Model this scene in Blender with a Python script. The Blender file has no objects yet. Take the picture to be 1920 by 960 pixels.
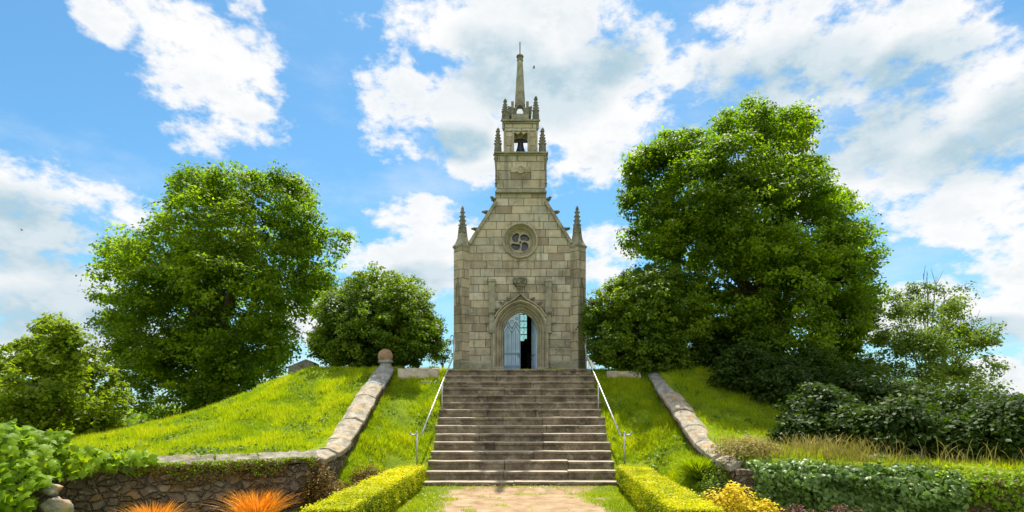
import bpy, bmesh, math, random
import numpy as np
from mathutils import Vector, Matrix, noise
from mathutils.geometry import tessellate_polygon
R = math.radians
C = bpy.context.scene.collection
S = bpy.context.scene
F = 1080.0; EYE = 2.0; HOR = 760.0          # focal length in photo pixels, eye height, horizon row
def at(px, py, Y): return Vector(((px - 960) * Y / F, Y, EYE + (HOR - py) * Y / F))

# ------------------------------------------------------------------ camera
cd = bpy.data.cameras.new('camera'); cam = bpy.data.objects.new('camera', cd); C.objects.link(cam)
cd.sensor_width = 36; cd.lens = 36 * F / 1920; cd.shift_y = (HOR - 480) / 1920
cam.location = (0, 0, EYE); cam.rotation_euler = (R(90), 0, 0)
cd.clip_start = 0.1; cd.clip_end = 6000
S.camera = cam
# ------------------------------------------------------------------ render look
S.view_settings.view_transform = 'Standard'; S.view_settings.look = 'None'
S.view_settings.exposure = 0.88; S.view_settings.gamma = 1
S.render.engine = 'CYCLES'; S.cycles.use_denoising = True
try: S.cycles.denoiser = 'OPENIMAGEDENOISE'
except Exception: pass
S.cycles.max_bounces = 8; S.cycles.transparent_max_bounces = 8; S.cycles.transmission_bounces = 6
S.cycles.caustics_reflective = False; S.cycles.caustics_refractive = False
# ------------------------------------------------------------------ node helpers
class NT:
    def __init__(s, nt): s.nt = nt; nt.nodes.clear()
    def n(s, typ, _out=0, **k):
        nd = s.nt.nodes.new(typ)
        for a, v in k.items():
            if a.startswith('i'):
                key = a[1:]
                key = int(key) if key.isdigit() else key.replace('_', ' ')
                s.put(nd.inputs[key], v)
            else: setattr(nd, a, v)
        return nd
    def put(s, sock, v):
        if isinstance(v, bpy.types.NodeSocket): s.nt.links.new(v, sock)
        elif isinstance(v, bpy.types.Node): s.nt.links.new(v.outputs[0], sock)
        else:
            if sock.type == 'RGBA' and hasattr(v, '__len__') and len(v) == 3: v = (*v, 1)
            sock.default_value = v
    def m(s, op, a, b=0.0, c=None, clamp=False):
        nd = s.nt.nodes.new('ShaderNodeMath'); nd.operation = op; nd.use_clamp = clamp
        s.put(nd.inputs[0], a); s.put(nd.inputs[1], b)
        if c is not None: s.put(nd.inputs[2], c)
        return nd.outputs[0]
    def mix(s, f, a, b, blend='MIX'):
        nd = s.nt.nodes.new('ShaderNodeMix'); nd.data_type = 'RGBA'; nd.blend_type = blend
        s.put(nd.inputs[0], f); s.put(nd.inputs[6], a); s.put(nd.inputs[7], b)
        return nd.outputs[2]
    def ramp(s, f, stops, interp='LINEAR'):
        nd = s.nt.nodes.new('ShaderNodeValToRGB'); cr = nd.color_ramp; cr.interpolation = interp
        while len(cr.elements) < len(stops): cr.elements.new(0.5)
        for e, (p, c) in zip(cr.elements, stops):
            e.position = p; e.color = (*c, 1) if hasattr(c, '__len__') else (c, c, c, 1)
        s.put(nd.inputs[0], f); return nd.outputs[0]
    def noise(s, vec, scale, detail=4, rough=0.55, dist=0.0, out=0):
        nd = s.nt.nodes.new('ShaderNodeTexNoise'); 
        if vec is not None: s.put(nd.inputs['Vector'], vec)
        nd.inputs['Scale'].default_value = scale; nd.inputs['Detail'].default_value = detail
        nd.inputs['Roughness'].default_value = rough; nd.inputs['Distortion'].default_value = dist
        return nd.outputs[out]
    def mr(s, v, a, b, c=0.0, d=1.0, smooth=True):
        nd = s.nt.nodes.new('ShaderNodeMapRange'); nd.interpolation_type = 'SMOOTHSTEP' if smooth else 'LINEAR'
        for i, q in enumerate((v, a, b, c, d)): s.put(nd.inputs[i], q)
        return nd.outputs[0]

# ------------------------------------------------------------------ sky and sun
SUN_EL, SUN_AZ = 65.0, 5.0                  # behind the chapel, a little to the left
w = bpy.data.worlds.new('World'); S.world = w; w.use_nodes = True
g = NT(w.node_tree)
sky = g.n('ShaderNodeTexSky'); sky.sky_type = 'NISHITA'; sky.sun_disc = False
sky.sun_elevation = R(SUN_EL); sky.sun_rotation = R(SUN_AZ); sky.air_density = 1.0; sky.dust_density = 0.6; sky.ozone_density = 1.6
tc = g.n('ShaderNodeTexCoord'); D = tc.outputs['Generated']
sep = g.n('ShaderNodeSeparateXYZ', i0=D)
az = g.m('ARCTAN2', sep.outputs[0], sep.outputs[1]); el = g.m('ARCSINE', sep.outputs[2])
SCV = g.n('ShaderNodeVectorMath', operation='MULTIPLY', i0=D, i1=(1, 1, 1.7)).outputs[0]
warp = g.noise(SCV, 5.5, 8, 0.62)
warp2 = g.noise(g.n('ShaderNodeVectorMath', operation='ADD', i0=SCV, i1=(7.3, 2.1, 4.4)).outputs[0], 3.2, 7, 0.6)
fine = g.noise(SCV, 22, 6, 0.62)
def azel(px, py):
    x, z = (px - 960) / F, (HOR - py) / F
    return math.atan2(x, 1), math.atan2(z, math.hypot(x, 1))
# cumulus banks: photo position of the centre, half width, half height (as angles in the sky)
BL = [(405, 150, 130, 110), (330, 35, 95, 50), (455, 215, 100, 70), (200, 35, 60, 50), (380, 250, 70, 50), (462, 15, 28, 22),
      (60, 400, 170, 95), (210, 400, 120, 62), (60, 560, 220, 110), (290, 400, 55, 35), (-150, 420, 200, 160), (130, 650, 200, 60),
      (830, 60, 150, 90), (1000, 40, 210, 110), (800, 190, 120, 70), (870, 250, 160, 90), (960, 160, 180, 130), (1090, 230, 130, 110), (905, 310, 70, 45),
      (1180, 150, 130, 130), (1400, 110, 240, 120), (1650, 90, 230, 100), (1500, 200, 260, 130), (1700, 270, 230, 120), (1850, 200, 190, 110), (1820, 395, 190, 70), (1960, 420, 200, 90), (1600, 330, 150, 80), (2100, 200, 200, 200),
      (780, 410, 80, 45), (760, 500, 110, 65), (850, 450, 80, 60), (1130, 470, 80, 50), (1110, 520, 90, 60), (720, 570, 90, 60), (560, 600, 70, 50),
      (1700, 585, 190, 50), (1850, 600, 160, 65), (1910, 520, 50, 40), (1900, 700, 130, 40)]
field = None
for (px, py, rx, ry) in BL:
    a0, e0 = azel(px, py); a1, _ = azel(px + rx, py); _, e1 = azel(px, py - ry)
    dx = g.m('DIVIDE', g.m('SUBTRACT', az, a0), abs(a1 - a0)); dy = g.m('DIVIDE', g.m('SUBTRACT', el, e0), abs(e1 - e0))
    f_ = g.m('SUBTRACT', 1.0, g.m('ADD', g.m('MULTIPLY', dx, dx), g.m('MULTIPLY', dy, dy)))
    if ry < 40: f_ = g.m('SUBTRACT', g.m('MULTIPLY', f_, 0.5), 0.05)
    field = f_ if field is None else g.n('ShaderNodeMath', operation='SMOOTH_MAX', i0=field, i1=f_, i2=0.35).outputs[0]
# scattered fair weather clouds over the rest of the sky dome
back = g.mr(sep.outputs[1], 0.45, 0.2)
low = g.m('SUBTRACT', g.m('MULTIPLY', warp2, 4.4), 1.62)
field = g.m('MAXIMUM', g.m('MAXIMUM', field, -1.6), g.m('SUBTRACT', low, g.m('MULTIPLY', g.m('SUBTRACT', 1.0, back), 3.0)))
dens = g.m('ADD', field, g.m('ADD', g.m('MULTIPLY', g.m('SUBTRACT', warp, 0.5), 4.6), g.m('MULTIPLY', g.m('SUBTRACT', fine, 0.5), 2.4)))
alpha = g.mr(dens, -0.34, 0.80)
wisp = g.m('MULTIPLY', g.mr(g.noise(g.n('ShaderNodeVectorMath', operation='MULTIPLY', i0=D, i1=(1.2, 1.2, 3.0)).outputs[0], 2.6, 8, 0.62), 0.46, 0.78), 0.42)
alpha = g.m('MAXIMUM', alpha, wisp)
# grey undersides and thick middles of the banks
GL = [(930, 130, 120, 80), (1040, 190, 90, 70), (1130, 110, 80, 60), (860, 265, 60, 35), (1450, 190, 190, 100), (1620, 255, 160, 80), (1350, 260, 90, 60), (60, 450, 170, 75), (1800, 300, 170, 60), (1900, 220, 110, 60), (1700, 130, 110, 50), (100, 590, 200, 60), (790, 520, 60, 30), (1860, 620, 90, 25)]
gf = None
for (px, py, rx, ry) in GL:
    a0, e0 = azel(px, py); a1, _ = azel(px + rx, py); _, e1 = azel(px, py - ry)
    dx = g.m('DIVIDE', g.m('SUBTRACT', az, a0), abs(a1 - a0)); dy = g.m('DIVIDE', g.m('SUBTRACT', el, e0), abs(e1 - e0))
    f_ = g.m('SUBTRACT', 1.0, g.m('ADD', g.m('MULTIPLY', dx, dx), g.m('MULTIPLY', dy, dy)))
    gf = f_ if gf is None else g.n('ShaderNodeMath', operation='SMOOTH_MAX', i0=gf, i1=f_, i2=0.5).outputs[0]
gf = g.m('ADD', g.m('MAXIMUM', gf, -1.6), g.m('ADD', g.m('MULTIPLY', g.m('SUBTRACT', warp2, 0.5), 6.5), g.m('MULTIPLY', g.m('SUBTRACT', warp, 0.5), 2.5)))
belly = g.m('MAXIMUM', g.mr(gf, -0.9, 1.0), g.m('MULTIPLY', back, g.mr(dens, 0.8, 2.2, 0.0, 0.5)))
puff = g.mr(fine, 0.3, 0.72)
shade = g.mr(g.m('ADD', g.m('MULTIPLY', g.noise(g.n('ShaderNodeVectorMath', operation='ADD', i0=SCV, i1=(0, 0, .03)).outputs[0], 9, 8, 0.62), 1.0), g.m('MULTIPLY', warp, 0.5)), 0.68, 0.92, 0.0, 0.42)
belly = g.m('MAXIMUM', belly, g.m('MULTIPLY', shade, g.mr(dens, 0.3, 1.2)))
ccol = g.mix(belly, (5.15, 5.15, 5.15), (2.4, 3.3, 3.8))
ccol = g.mix(g.m('MULTIPLY', g.mr(g.noise(SCV, 11, 7, 0.6), 0.42, 0.62), 0.45), ccol, (5.2, 5.25, 5.35))
skyc = g.mix(1.0, sky.outputs[0], (0.46, 0.78, 0.87), 'MULTIPLY')
haze_f = g.mr(el, 0.30, -0.02, 0.0, 0.45)
skyc = g.mix(haze_f, skyc, (2.6, 3.9, 4.9))
# unseen clouds opposite the sun, brightened to fill the shaded facade
ccol = g.mix(g.m('MULTIPLY', back, 0.55), ccol, (10.5, 10.1, 9.5))
col = g.mix(alpha, skyc, ccol)
bg = g.n('ShaderNodeBackground', i0=col, i1=0.105)
g.n('ShaderNodeOutputWorld', i0=bg)
try: w.cycles.sampling_method = 'MANUAL'; w.cycles.sample_map_resolution = 1024
except Exception: pass
ld = bpy.data.lights.new('sun', 'SUN'); ld.energy = 5.0; ld.angle = R(0.53); ld.color = (1.0, 0.94, 0.82)
sun = bpy.data.objects.new('sun', ld); C.objects.link(sun)
sd = Vector((math.sin(R(SUN_AZ)) * math.cos(R(SUN_EL)), math.cos(R(SUN_AZ)) * math.cos(R(SUN_EL)), math.sin(R(SUN_EL))))
sun.rotation_euler = sd.to_track_quat('Z', 'Y').to_euler(); sun.location = (0, 0, 40)

# ------------------------------------------------------------------ materials
def newmat(name):
    m = bpy.data.materials.new(name); m.use_nodes = True; return m, NT(m.node_tree)
def finish(g, base, rough=0.85, bump=None, bstr=0.4, bdist=0.02, spec=0.3, metal=0.0):
    p = g.n('ShaderNodeBsdfPrincipled', iBase_Color=base, iRoughness=rough, iMetallic=metal)
    p.inputs['Specular IOR Level'].default_value = spec
    if bump is not None:
        b = g.n('ShaderNodeBump', iHeight=bump, iStrength=bstr, iDistance=bdist); g.put(p.inputs['Normal'], b)
    g.n('ShaderNodeOutputMaterial', i0=p); return p
def ashlar(name, row=0.262, wid=0.53, cols=None, dark=1.0, off=0.0):
    m, g = newmat(name)
    uv = g.n('ShaderNodeUVMap'); uv.uv_map = 'UVMap'
    sp = g.n('ShaderNodeSeparateXYZ', i0=uv); pos = g.n('ShaderNodeNewGeometry').outputs[0]
    wob = g.m('MULTIPLY', g.m('SUBTRACT', g.noise(pos, 1.7, 2), 0.5), 0.03)
    v = g.m('DIVIDE', g.m('ADD', g.m('ADD', sp.outputs[1], off), wob), row)
    r = g.m('FLOOR', v); fr = g.m('SUBTRACT', v, r)
    W = g.m('ADD', g.m('DIVIDE', sp.outputs[0], wid), g.m('MULTIPLY', r, 17.37))
    vo = g.n('ShaderNodeTexVoronoi', voronoi_dimensions='1D', feature='F1'); g.put(vo.inputs['W'], W); vo.inputs['Scale'].default_value = 1; vo.inputs['Randomness'].default_value = 0.72
    ve = g.n('ShaderNodeTexVoronoi', voronoi_dimensions='1D', feature='DISTANCE_TO_EDGE'); g.put(ve.inputs['W'], W); ve.inputs['Scale'].default_value = 1; ve.inputs['Randomness'].default_value = 0.72
    jn = g.m('MULTIPLY', g.noise(pos, 24, 3), 0.010)
    ex = g.m('MULTIPLY', ve.outputs['Distance'], wid); ey = g.m('MULTIPLY', g.m('MINIMUM', fr, g.m('SUBTRACT', 1.0, fr)), row)
    e = g.m('ADD', g.m('MINIMUM', ex, ey), g.m('SUBTRACT', jn, 0.005))
    joint = g.mr(e, 0.004, 0.013, 1.0, 0.0)
    rs = g.n('ShaderNodeSeparateColor', i0=vo.outputs['Color'])
    cols = cols or [(0.0, (0.27, 0.225, 0.17)), (0.22, (0.36, 0.315, 0.24)), (0.45, (0.42, 0.39, 0.315)), (0.65, (0.36, 0.345, 0.29)), (0.82, (0.45, 0.39, 0.29)), (1.0, (0.51, 0.48, 0.40))]
    base = g.ramp(rs.outputs[0], cols)
    n1 = g.noise(pos, 3.5, 6, 0.65); n2 = g.noise(pos, 45, 4, 0.7); n3 = g.noise(pos, 0.9, 4, 0.6); n4 = g.noise(pos, 11, 5, 0.7)
    base = g.mix(g.mr(n1, 0.42, 0.75, 0, 0.65), base, (0.20, 0.165, 0.10))
    base = g.mix(g.mr(n4, 0.52, 0.78, 0, 0.55), base, (0.42, 0.41, 0.34))
    base = g.mix(g.mr(n3, 0.50, 0.72, 0, 0.55), base, (0.085, 0.08, 0.062))
    base = g.mix(g.m('MULTIPLY', g.mr(n2, 0.3, 0.7), 0.35), base, g.mix(1.0, base, (0.55, 0.55, 0.55), 'MULTIPLY'))
    st = g.noise(g.n('ShaderNodeVectorMath', operation='MULTIPLY', i0=pos, i1=(5, 5, 0.35)).outputs[0], 1.0, 4, 0.6)
    base = g.mix(g.mr(st, 0.52, 0.74, 0, 0.6), base, (0.085, 0.083, 0.068))
    base = g.mix(g.mr(g.noise(pos, 6.5, 6, 0.75), 0.57, 0.66, 0, 0.55), base, (0.50, 0.49, 0.41))
    if dark != 1.0: base = g.mix(1.0, base, (dark, dark * 0.98, dark * 0.93), 'MULTIPLY')
    base = g.mix(g.m('MULTIPLY', joint, 0.8), base, (0.085, 0.068, 0.05))
    h = g.m('ADD', g.m('MULTIPLY', g.mr(e, 0.0, 0.02), 1.0), g.m('ADD', g.m('MULTIPLY', n2, 0.25), g.m('MULTIPLY', n1, 0.5)))
    finish(g, base, 0.9, h, 0.75, 0.02, 0.2); return m
def rock(name, cols, scale=1.0, sunlit=None, lichen=None, lich_amt=0.0, spots=0.0, cells=0.0, mortar=(0.16, 0.13, 0.09), rough=0.92, bs=0.7, moss=0.0):
    m, g = newmat(name)
    pos = g.n('ShaderNodeNewGeometry').outputs[0]
    n1 = g.noise(pos, 2.2 * scale, 7, 0.62); n2 = g.noise(pos, 40 * scale, 4, 0.7); n3 = g.noise(pos, 9 * scale, 5, 0.65)
    base = g.ramp(n1, [(0.3 + 0.4 * i / (len(cols) - 1), c) for i, c in enumerate(cols)])
    h = g.m('ADD', g.m('MULTIPLY', n2, 0.25), g.m('MULTIPLY', n3, 0.7))
    if cells:
        wv = g.n('ShaderNodeVectorMath', operation='ADD', i0=pos, i1=g.n('ShaderNodeVectorMath', operation='SCALE', i0=g.noise(pos, 5, 3, out=1), iScale=0.16).outputs[0]).outputs[0]
        wv = g.n('ShaderNodeVectorMath', operation='MULTIPLY', i0=wv, i1=(1, 1, 1.45)).outputs[0]
        vc = g.n('ShaderNodeTexVoronoi', feature='F1', iVector=wv, iScale=cells); vd = g.n('ShaderNodeTexVoronoi', feature='DISTANCE_TO_EDGE', iVector=wv, iScale=cells)
        cc = g.n('ShaderNodeSeparateColor', i0=vc.outputs['Color'])
        base = g.mix(0.6, base, g.ramp(cc.outputs[0], [(i / (len(cols) - 1), c) for i, c in enumerate(cols)]))
        jj = g.mr(vd.outputs['Distance'], 0.03, 0.10, 1, 0)
        base = g.mix(g.m('MULTIPLY', jj, 0.55), base, mortar)
        h = g.m('ADD', h, g.m('MULTIPLY', g.mr(vd.outputs['Distance'], 0.0, 0.16), 2.2))
    base = g.mix(g.mr(n3, 0.5, 0.75, 0, 0.6), base, (cols[0][0] * 0.6, cols[0][1] * 0.6, cols[0][2] * 0.6))
    if spots: base = g.mix(g.m('MULTIPLY', g.mr(g.noise(pos, 17, 3, 0.6), 0.60, 0.68), spots), base, (0.42, 0.42, 0.36))
    if lichen: base = g.mix(g.m('MULTIPLY', g.mr(g.noise(pos, 3.1, 5, 0.7), 0.56, 0.64), lich_amt), base, lichen)
    if moss:
        nz = g.n('ShaderNodeSeparateXYZ', i0=g.n('ShaderNodeNewGeometry').outputs['Normal']).outputs[2]
        base = g.mix(g.m('MULTIPLY', g.mr(g.noise(pos, 5, 5, 0.7), 0.48, 0.6), moss), base, (0.09, 0.10, 0.02))
    if sunlit:
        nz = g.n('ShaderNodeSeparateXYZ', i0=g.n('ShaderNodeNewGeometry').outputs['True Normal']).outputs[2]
        base = g.mix(g.m('MULTIPLY', g.mr(nz, 0.25, 0.6), g.mr(g.noise(pos, 1.9, 5, 0.7), 0.3, 0.5, 0.45, 0.95)), base, sunlit)  # up-facing faces paler: sunlight on treads and nosings put into the colour
    finish(g, base, rough, h, bs, 0.03, 0.2); return m
def plain(name, col, rough=0.6, var=0.15, metal=0.0, spec=0.4, sc=8):
    m, g = newmat(name); pos = g.n('ShaderNodeNewGeometry').outputs[0]
    n1 = g.noise(pos, sc, 5, 0.6)
    base = g.mix(g.mr(n1, 0.35, 0.7), tuple(c * (1 - var) for c in col), tuple(min(1, c * (1 + var)) for c in col))
    finish(g, base, rough, g.noise(pos, sc * 6, 3), 0.15, 0.01, spec, metal); return m
def leafmat(name, cols, trans=0.45, gloss=0.35, tcol=(1.25, 1.35, 0.45), rough=0.5, spec=0.15, big=0.5):
    m, g = newmat(name)
    at_ = g.n('ShaderNodeAttribute'); at_.attribute_name = 'rnd'
    pos = g.n('ShaderNodeNewGeometry').outputs[0]
    f_ = g.m('ADD', g.m('MULTIPLY', at_.outputs['Fac'], 0.65), g.m('MULTIPLY', g.mr(g.noise(pos, big, 3), 0.3, 0.7), 0.35))
    base = g.ramp(f_, [(i / (len(cols) - 1), c) for i, c in enumerate(cols)])
    p = g.n('ShaderNodeBsdfPrincipled', iBase_Color=base, iRoughness=rough); p.inputs['Specular IOR Level'].default_value = spec
    t = g.n('ShaderNodeBsdfTranslucent', i0=g.mix(1.0, base, tcol, 'MULTIPLY'))
    mx = g.n('ShaderNodeMixShader', i0=trans, i1=p.outputs[0], i2=t.outputs[0])
    g.n('ShaderNodeOutputMaterial', i0=mx); return m
M = {}
M['ashlar'] = ashlar('granite_ashlar')
M['ashlar_fine'] = ashlar('dressed_granite', row=0.30, wid=0.62, dark=0.95, off=0.1)
M['dressed'] = rock('carved_granite', [(0.19, 0.165, 0.12), (0.31, 0.28, 0.205), (0.40, 0.365, 0.27)], 1.2, lichen=None, lich_amt=0, spots=0.45)
M['lichened'] = rock('lichened_granite', [(0.13, 0.125, 0.10), (0.24, 0.23, 0.175), (0.33, 0.31, 0.23)], 1.5, lichen=None, lich_amt=0, spots=0.55)
M['greystone'] = rock('weathered_carving', [(0.09, 0.085, 0.065), (0.15, 0.145, 0.11), (0.22, 0.21, 0.16)], 2.0, lichen=None, lich_amt=0, spots=0.5)
M['slate'] = ashlar('slate_tiles', row=0.14, wid=0.24, cols=[(0, (0.05, 0.055, 0.065)), (0.5, (0.08, 0.085, 0.095)), (1, (0.12, 0.125, 0.13))])
M['step'] = rock('step_stone', [(0.06, 0.046, 0.033), (0.16, 0.128, 0.09), (0.30, 0.25, 0.185)], 1.1, sunlit=(0.36, 0.31, 0.235), lichen=(0.36, 0.33, 0.25), lich_amt=0.5, spots=0.35, bs=1.0)  # tread tops and nosings get a painted sunlit tone
M['coping'] = rock('coping_stone', [(0.15, 0.13, 0.10), (0.30, 0.265, 0.215), (0.42, 0.385, 0.32)], 2.0, moss=0.35, lichen=(0.45, 0.22, 0.03), lich_amt=0.75, spots=0.5, bs=0.9)
M['coping_grey'] = rock('coping_grey', [(0.12, 0.125, 0.12), (0.22, 0.225, 0.22), (0.34, 0.34, 0.33)], 1.7, lichen=(0.35, 0.30, 0.08), lich_amt=0.4, spots=0.7, bs=0.9)
M['wallcap'] = rock('mossy_coping', [(0.09, 0.08, 0.065), (0.19, 0.17, 0.14), (0.32, 0.295, 0.25)], 2.4, lichen=(0.22, 0.18, 0.03), lich_amt=0.8, spots=0.6, bs=1.0, moss=0.5)
M['rubble'] = rock('rubble_wall', [(0.065, 0.05, 0.033), (0.13, 0.10, 0.068), (0.26, 0.20, 0.145)], 1.3, lichen=(0.30, 0.17, 0.02), lich_amt=0.4, spots=0.4, cells=5.2, mortar=(0.12, 0.095, 0.07), bs=1.0)
M['slab'] = rock('slab_stone', [(0.30, 0.25, 0.20), (0.42, 0.36, 0.30), (0.52, 0.46, 0.40)], 2, lichen=(0.5, 0.42, 0.3), lich_amt=0.3, spots=0.4)
M['ballstone'] = rock('ball_stone', [(0.20, 0.13, 0.08), (0.30, 0.20, 0.13), (0.36, 0.26, 0.18)], 2, lichen=(0.45, 0.4, 0.25), lich_amt=0.4, spots=0.4)
M['whiterock'] = rock('pale_rock', [(0.12, 0.10, 0.08), (0.27, 0.25, 0.21), (0.45, 0.43, 0.38)], 2.5, lichen=(0.5, 0.25, 0.05), lich_amt=0.5, spots=0.6)
M['blue'] = plain('pale_blue_paint', (0.33, 0.46, 0.60), 0.55, 0.14, sc=5)
M['bluedark'] = plain('dark_blue_paint', (0.13, 0.21, 0.31), 0.6, 0.12)  # darker blue for the tracery of the closed leaf
M['galv'] = plain('galvanised_steel', (0.40, 0.41, 0.43), 0.5, 0.25, 0.6)
M['iron'] = plain('black_iron', (0.03, 0.03, 0.035), 0.5, 0.3, 0.4)
M['bronze'] = plain('dark_bronze', (0.035, 0.045, 0.06), 0.5, 0.3, 0.6)
M['wood'] = plain('dark_wood', (0.07, 0.045, 0.03), 0.6, 0.3)
M['white'] = plain('white_ribbon', (0.8, 0.8, 0.82), 0.5, 0.05)
M['plaster'] = plain('lime_plaster', (0.22, 0.20, 0.17), 0.9, 0.15)
M['gold'] = plain('gilt', (0.6, 0.42, 0.10), 0.35, 0.15, 0.7)
M['bark'] = rock('bark', [(0.05, 0.04, 0.03), (0.09, 0.072, 0.055), (0.14, 0.115, 0.09)], 3)
m, g = newmat('leaded_glass'); 
g.n('ShaderNodeOutputMaterial', i0=g.n('ShaderNodeMixShader', i0=0.10, i1=g.n('ShaderNodeBsdfTransparent', i0=(0.95, 0.96, 0.82)).outputs[0], i2=g.n('ShaderNodeBsdfGlossy', iRoughness=0.1).outputs[0])); M['leadglass'] = m
m, g = newmat('dark_rose_glass'); pos = g.n('ShaderNodeNewGeometry').outputs[0]
finish(g, g.ramp(g.noise(pos, 9, 3), [(0.35, (0.02, 0.026, 0.05)), (0.55, (0.05, 0.055, 0.08)), (0.7, (0.10, 0.06, 0.07))]), 0.22, None, spec=0.5); M['roseglass'] = m
OAK = [(0.034, 0.062, 0.005), (0.062, 0.105, 0.005), (0.135, 0.185, 0.006), (0.27, 0.31, 0.007)]
M['oak'] = leafmat('oak_leaves', OAK, 0.5, tcol=(2.35, 2.75, 0.45))
M['oak2'] = leafmat('oak_leaves_deep', [(0.032, 0.058, 0.005), (0.058, 0.10, 0.005), (0.125, 0.18, 0.006), (0.26, 0.30, 0.007)], 0.5, tcol=(2.35, 2.75, 0.45))
M['maple'] = leafmat('maple_leaves', [(0.08, 0.13, 0.008), (0.14, 0.20, 0.01), (0.21, 0.26, 0.012)], 0.5, tcol=(1.9, 1.9, 0.45))
M['laurel'] = leafmat('laurel_leaves', [(0.032, 0.064, 0.007), (0.056, 0.105, 0.009), (0.12, 0.19, 0.011), (0.22, 0.28, 0.014)], 0.42, tcol=(2.4, 2.3, 0.4), rough=0.5, spec=0.2)
M['thin'] = leafmat('light_tree_leaves', [(0.06, 0.10, 0.015), (0.10, 0.15, 0.02), (0.16, 0.21, 0.025)], 0.45, tcol=(1.8, 1.9, 0.6))
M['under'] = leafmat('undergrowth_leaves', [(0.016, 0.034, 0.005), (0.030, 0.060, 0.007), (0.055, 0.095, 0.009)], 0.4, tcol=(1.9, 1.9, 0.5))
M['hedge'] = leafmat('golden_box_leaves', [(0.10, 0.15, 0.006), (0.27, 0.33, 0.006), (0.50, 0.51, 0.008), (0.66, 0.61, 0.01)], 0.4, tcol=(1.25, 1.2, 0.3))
M['grass'] = leafmat('grass_blades', [(0.07, 0.13, 0.006), (0.17, 0.27, 0.007), (0.28, 0.37, 0.008), (0.36, 0.41, 0.02)], 0.5, tcol=(1.95, 1.75, 0.4), spec=0.15, rough=0.6, big=0.7)
M['dry'] = leafmat('dry_grass', [(0.16, 0.17, 0.03), (0.27, 0.24, 0.07), (0.36, 0.29, 0.13)], 0.4, tcol=(1.2, 1.1, 0.7), spec=0.15)
M['orange'] = leafmat('orange_sedge', [(0.35, 0.13, 0.02), (0.72, 0.28, 0.02), (0.85, 0.40, 0.03), (0.80, 0.60, 0.22)], 0.3, tcol=(1.2, 1.0, 0.6), spec=0.3)
M['yellow'] = leafmat('golden_leaves', [(0.30, 0.24, 0.01), (0.60, 0.46, 0.015), (0.75, 0.60, 0.03)], 0.35, tcol=(1.1, 1.1, 0.4))
M['rust'] = leafmat('russet_leaves', [(0.05, 0.035, 0.012), (0.13, 0.075, 0.02), (0.20, 0.13, 0.025), (0.10, 0.13, 0.02)], 0.3, tcol=(1.2, 1.0, 0.5))
M['purple'] = leafmat('purple_leaves', [(0.05, 0.02, 0.025), (0.11, 0.045, 0.04), (0.18, 0.08, 0.06)], 0.3, tcol=(1.2, 0.9, 0.8))
M['ivy'] = leafmat('ivy_leaves', [(0.035, 0.075, 0.012), (0.08, 0.15, 0.022), (0.18, 0.27, 0.06)], 0.25, tcol=(1.6, 1.8, 0.5), rough=0.45, spec=0.4)
M['vine'] = leafmat('vine_leaves', [(0.09, 0.18, 0.010), (0.17, 0.29, 0.012), (0.27, 0.38, 0.015)], 0.5, tcol=(2.1, 1.8, 0.4), rough=0.5, spec=0.2)
M['umbel'] = leafmat('seed_heads', [(0.4, 0.42, 0.25), (0.5, 0.5, 0.3)], 0.3, tcol=(1, 1, .8))
m, g = newmat('meadow_ground'); pos = g.n('ShaderNodeNewGeometry').outputs[0]
b_ = g.ramp(g.noise(pos, 1.4, 7, 0.65), [(0.3, (0.07, 0.11, 0.008)), (0.5, (0.14, 0.20, 0.008)), (0.7, (0.22, 0.27, 0.012))])
b_ = g.mix(g.mr(g.noise(pos, 0.6, 5, 0.6), 0.6, 0.75, 0, 0.4), b_, (0.13, 0.10, 0.05))
finish(g, b_, 0.95, g.noise(pos, 14, 5, 0.7), 0.8, 0.06, 0.1); M['ground'] = m
m, g = newmat('sandy_path'); pos = g.n('ShaderNodeNewGeometry').outputs[0]
sx = g.n('ShaderNodeSeparateXYZ', i0=pos).outputs[0]
b_ = g.ramp(g.noise(pos, 2.5, 7, 0.65), [(0.3, (0.19, 0.125, 0.07)), (0.5, (0.29, 0.205, 0.125)), (0.7, (0.37, 0.285, 0.185))])
edge = g.m('ADD', g.m('ABSOLUTE', g.m('SUBTRACT', sx, 0.15)), g.m('MULTIPLY', g.m('SUBTRACT', g.noise(pos, 1.6, 6, 0.7), 0.5), 2.2))
b_ = g.mix(g.mr(edge, 1.45, 1.75), b_, (0.12, 0.15, 0.025))
b_ = g.mix(g.mr(g.noise(pos, 3.3, 5, 0.7), 0.56, 0.64, 0, 0.75), b_, (0.13, 0.16, 0.03))
b_ = g.mix(g.mr(g.noise(pos, 60, 3, 0.6), 0.6, 0.7, 0, 0.5), b_, (0.14, 0.10, 0.06))
finish(g, b_, 0.95, g.noise(pos, 25, 5, 0.7), 0.7, 0.03, 0.1); M['path'] = m

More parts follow.
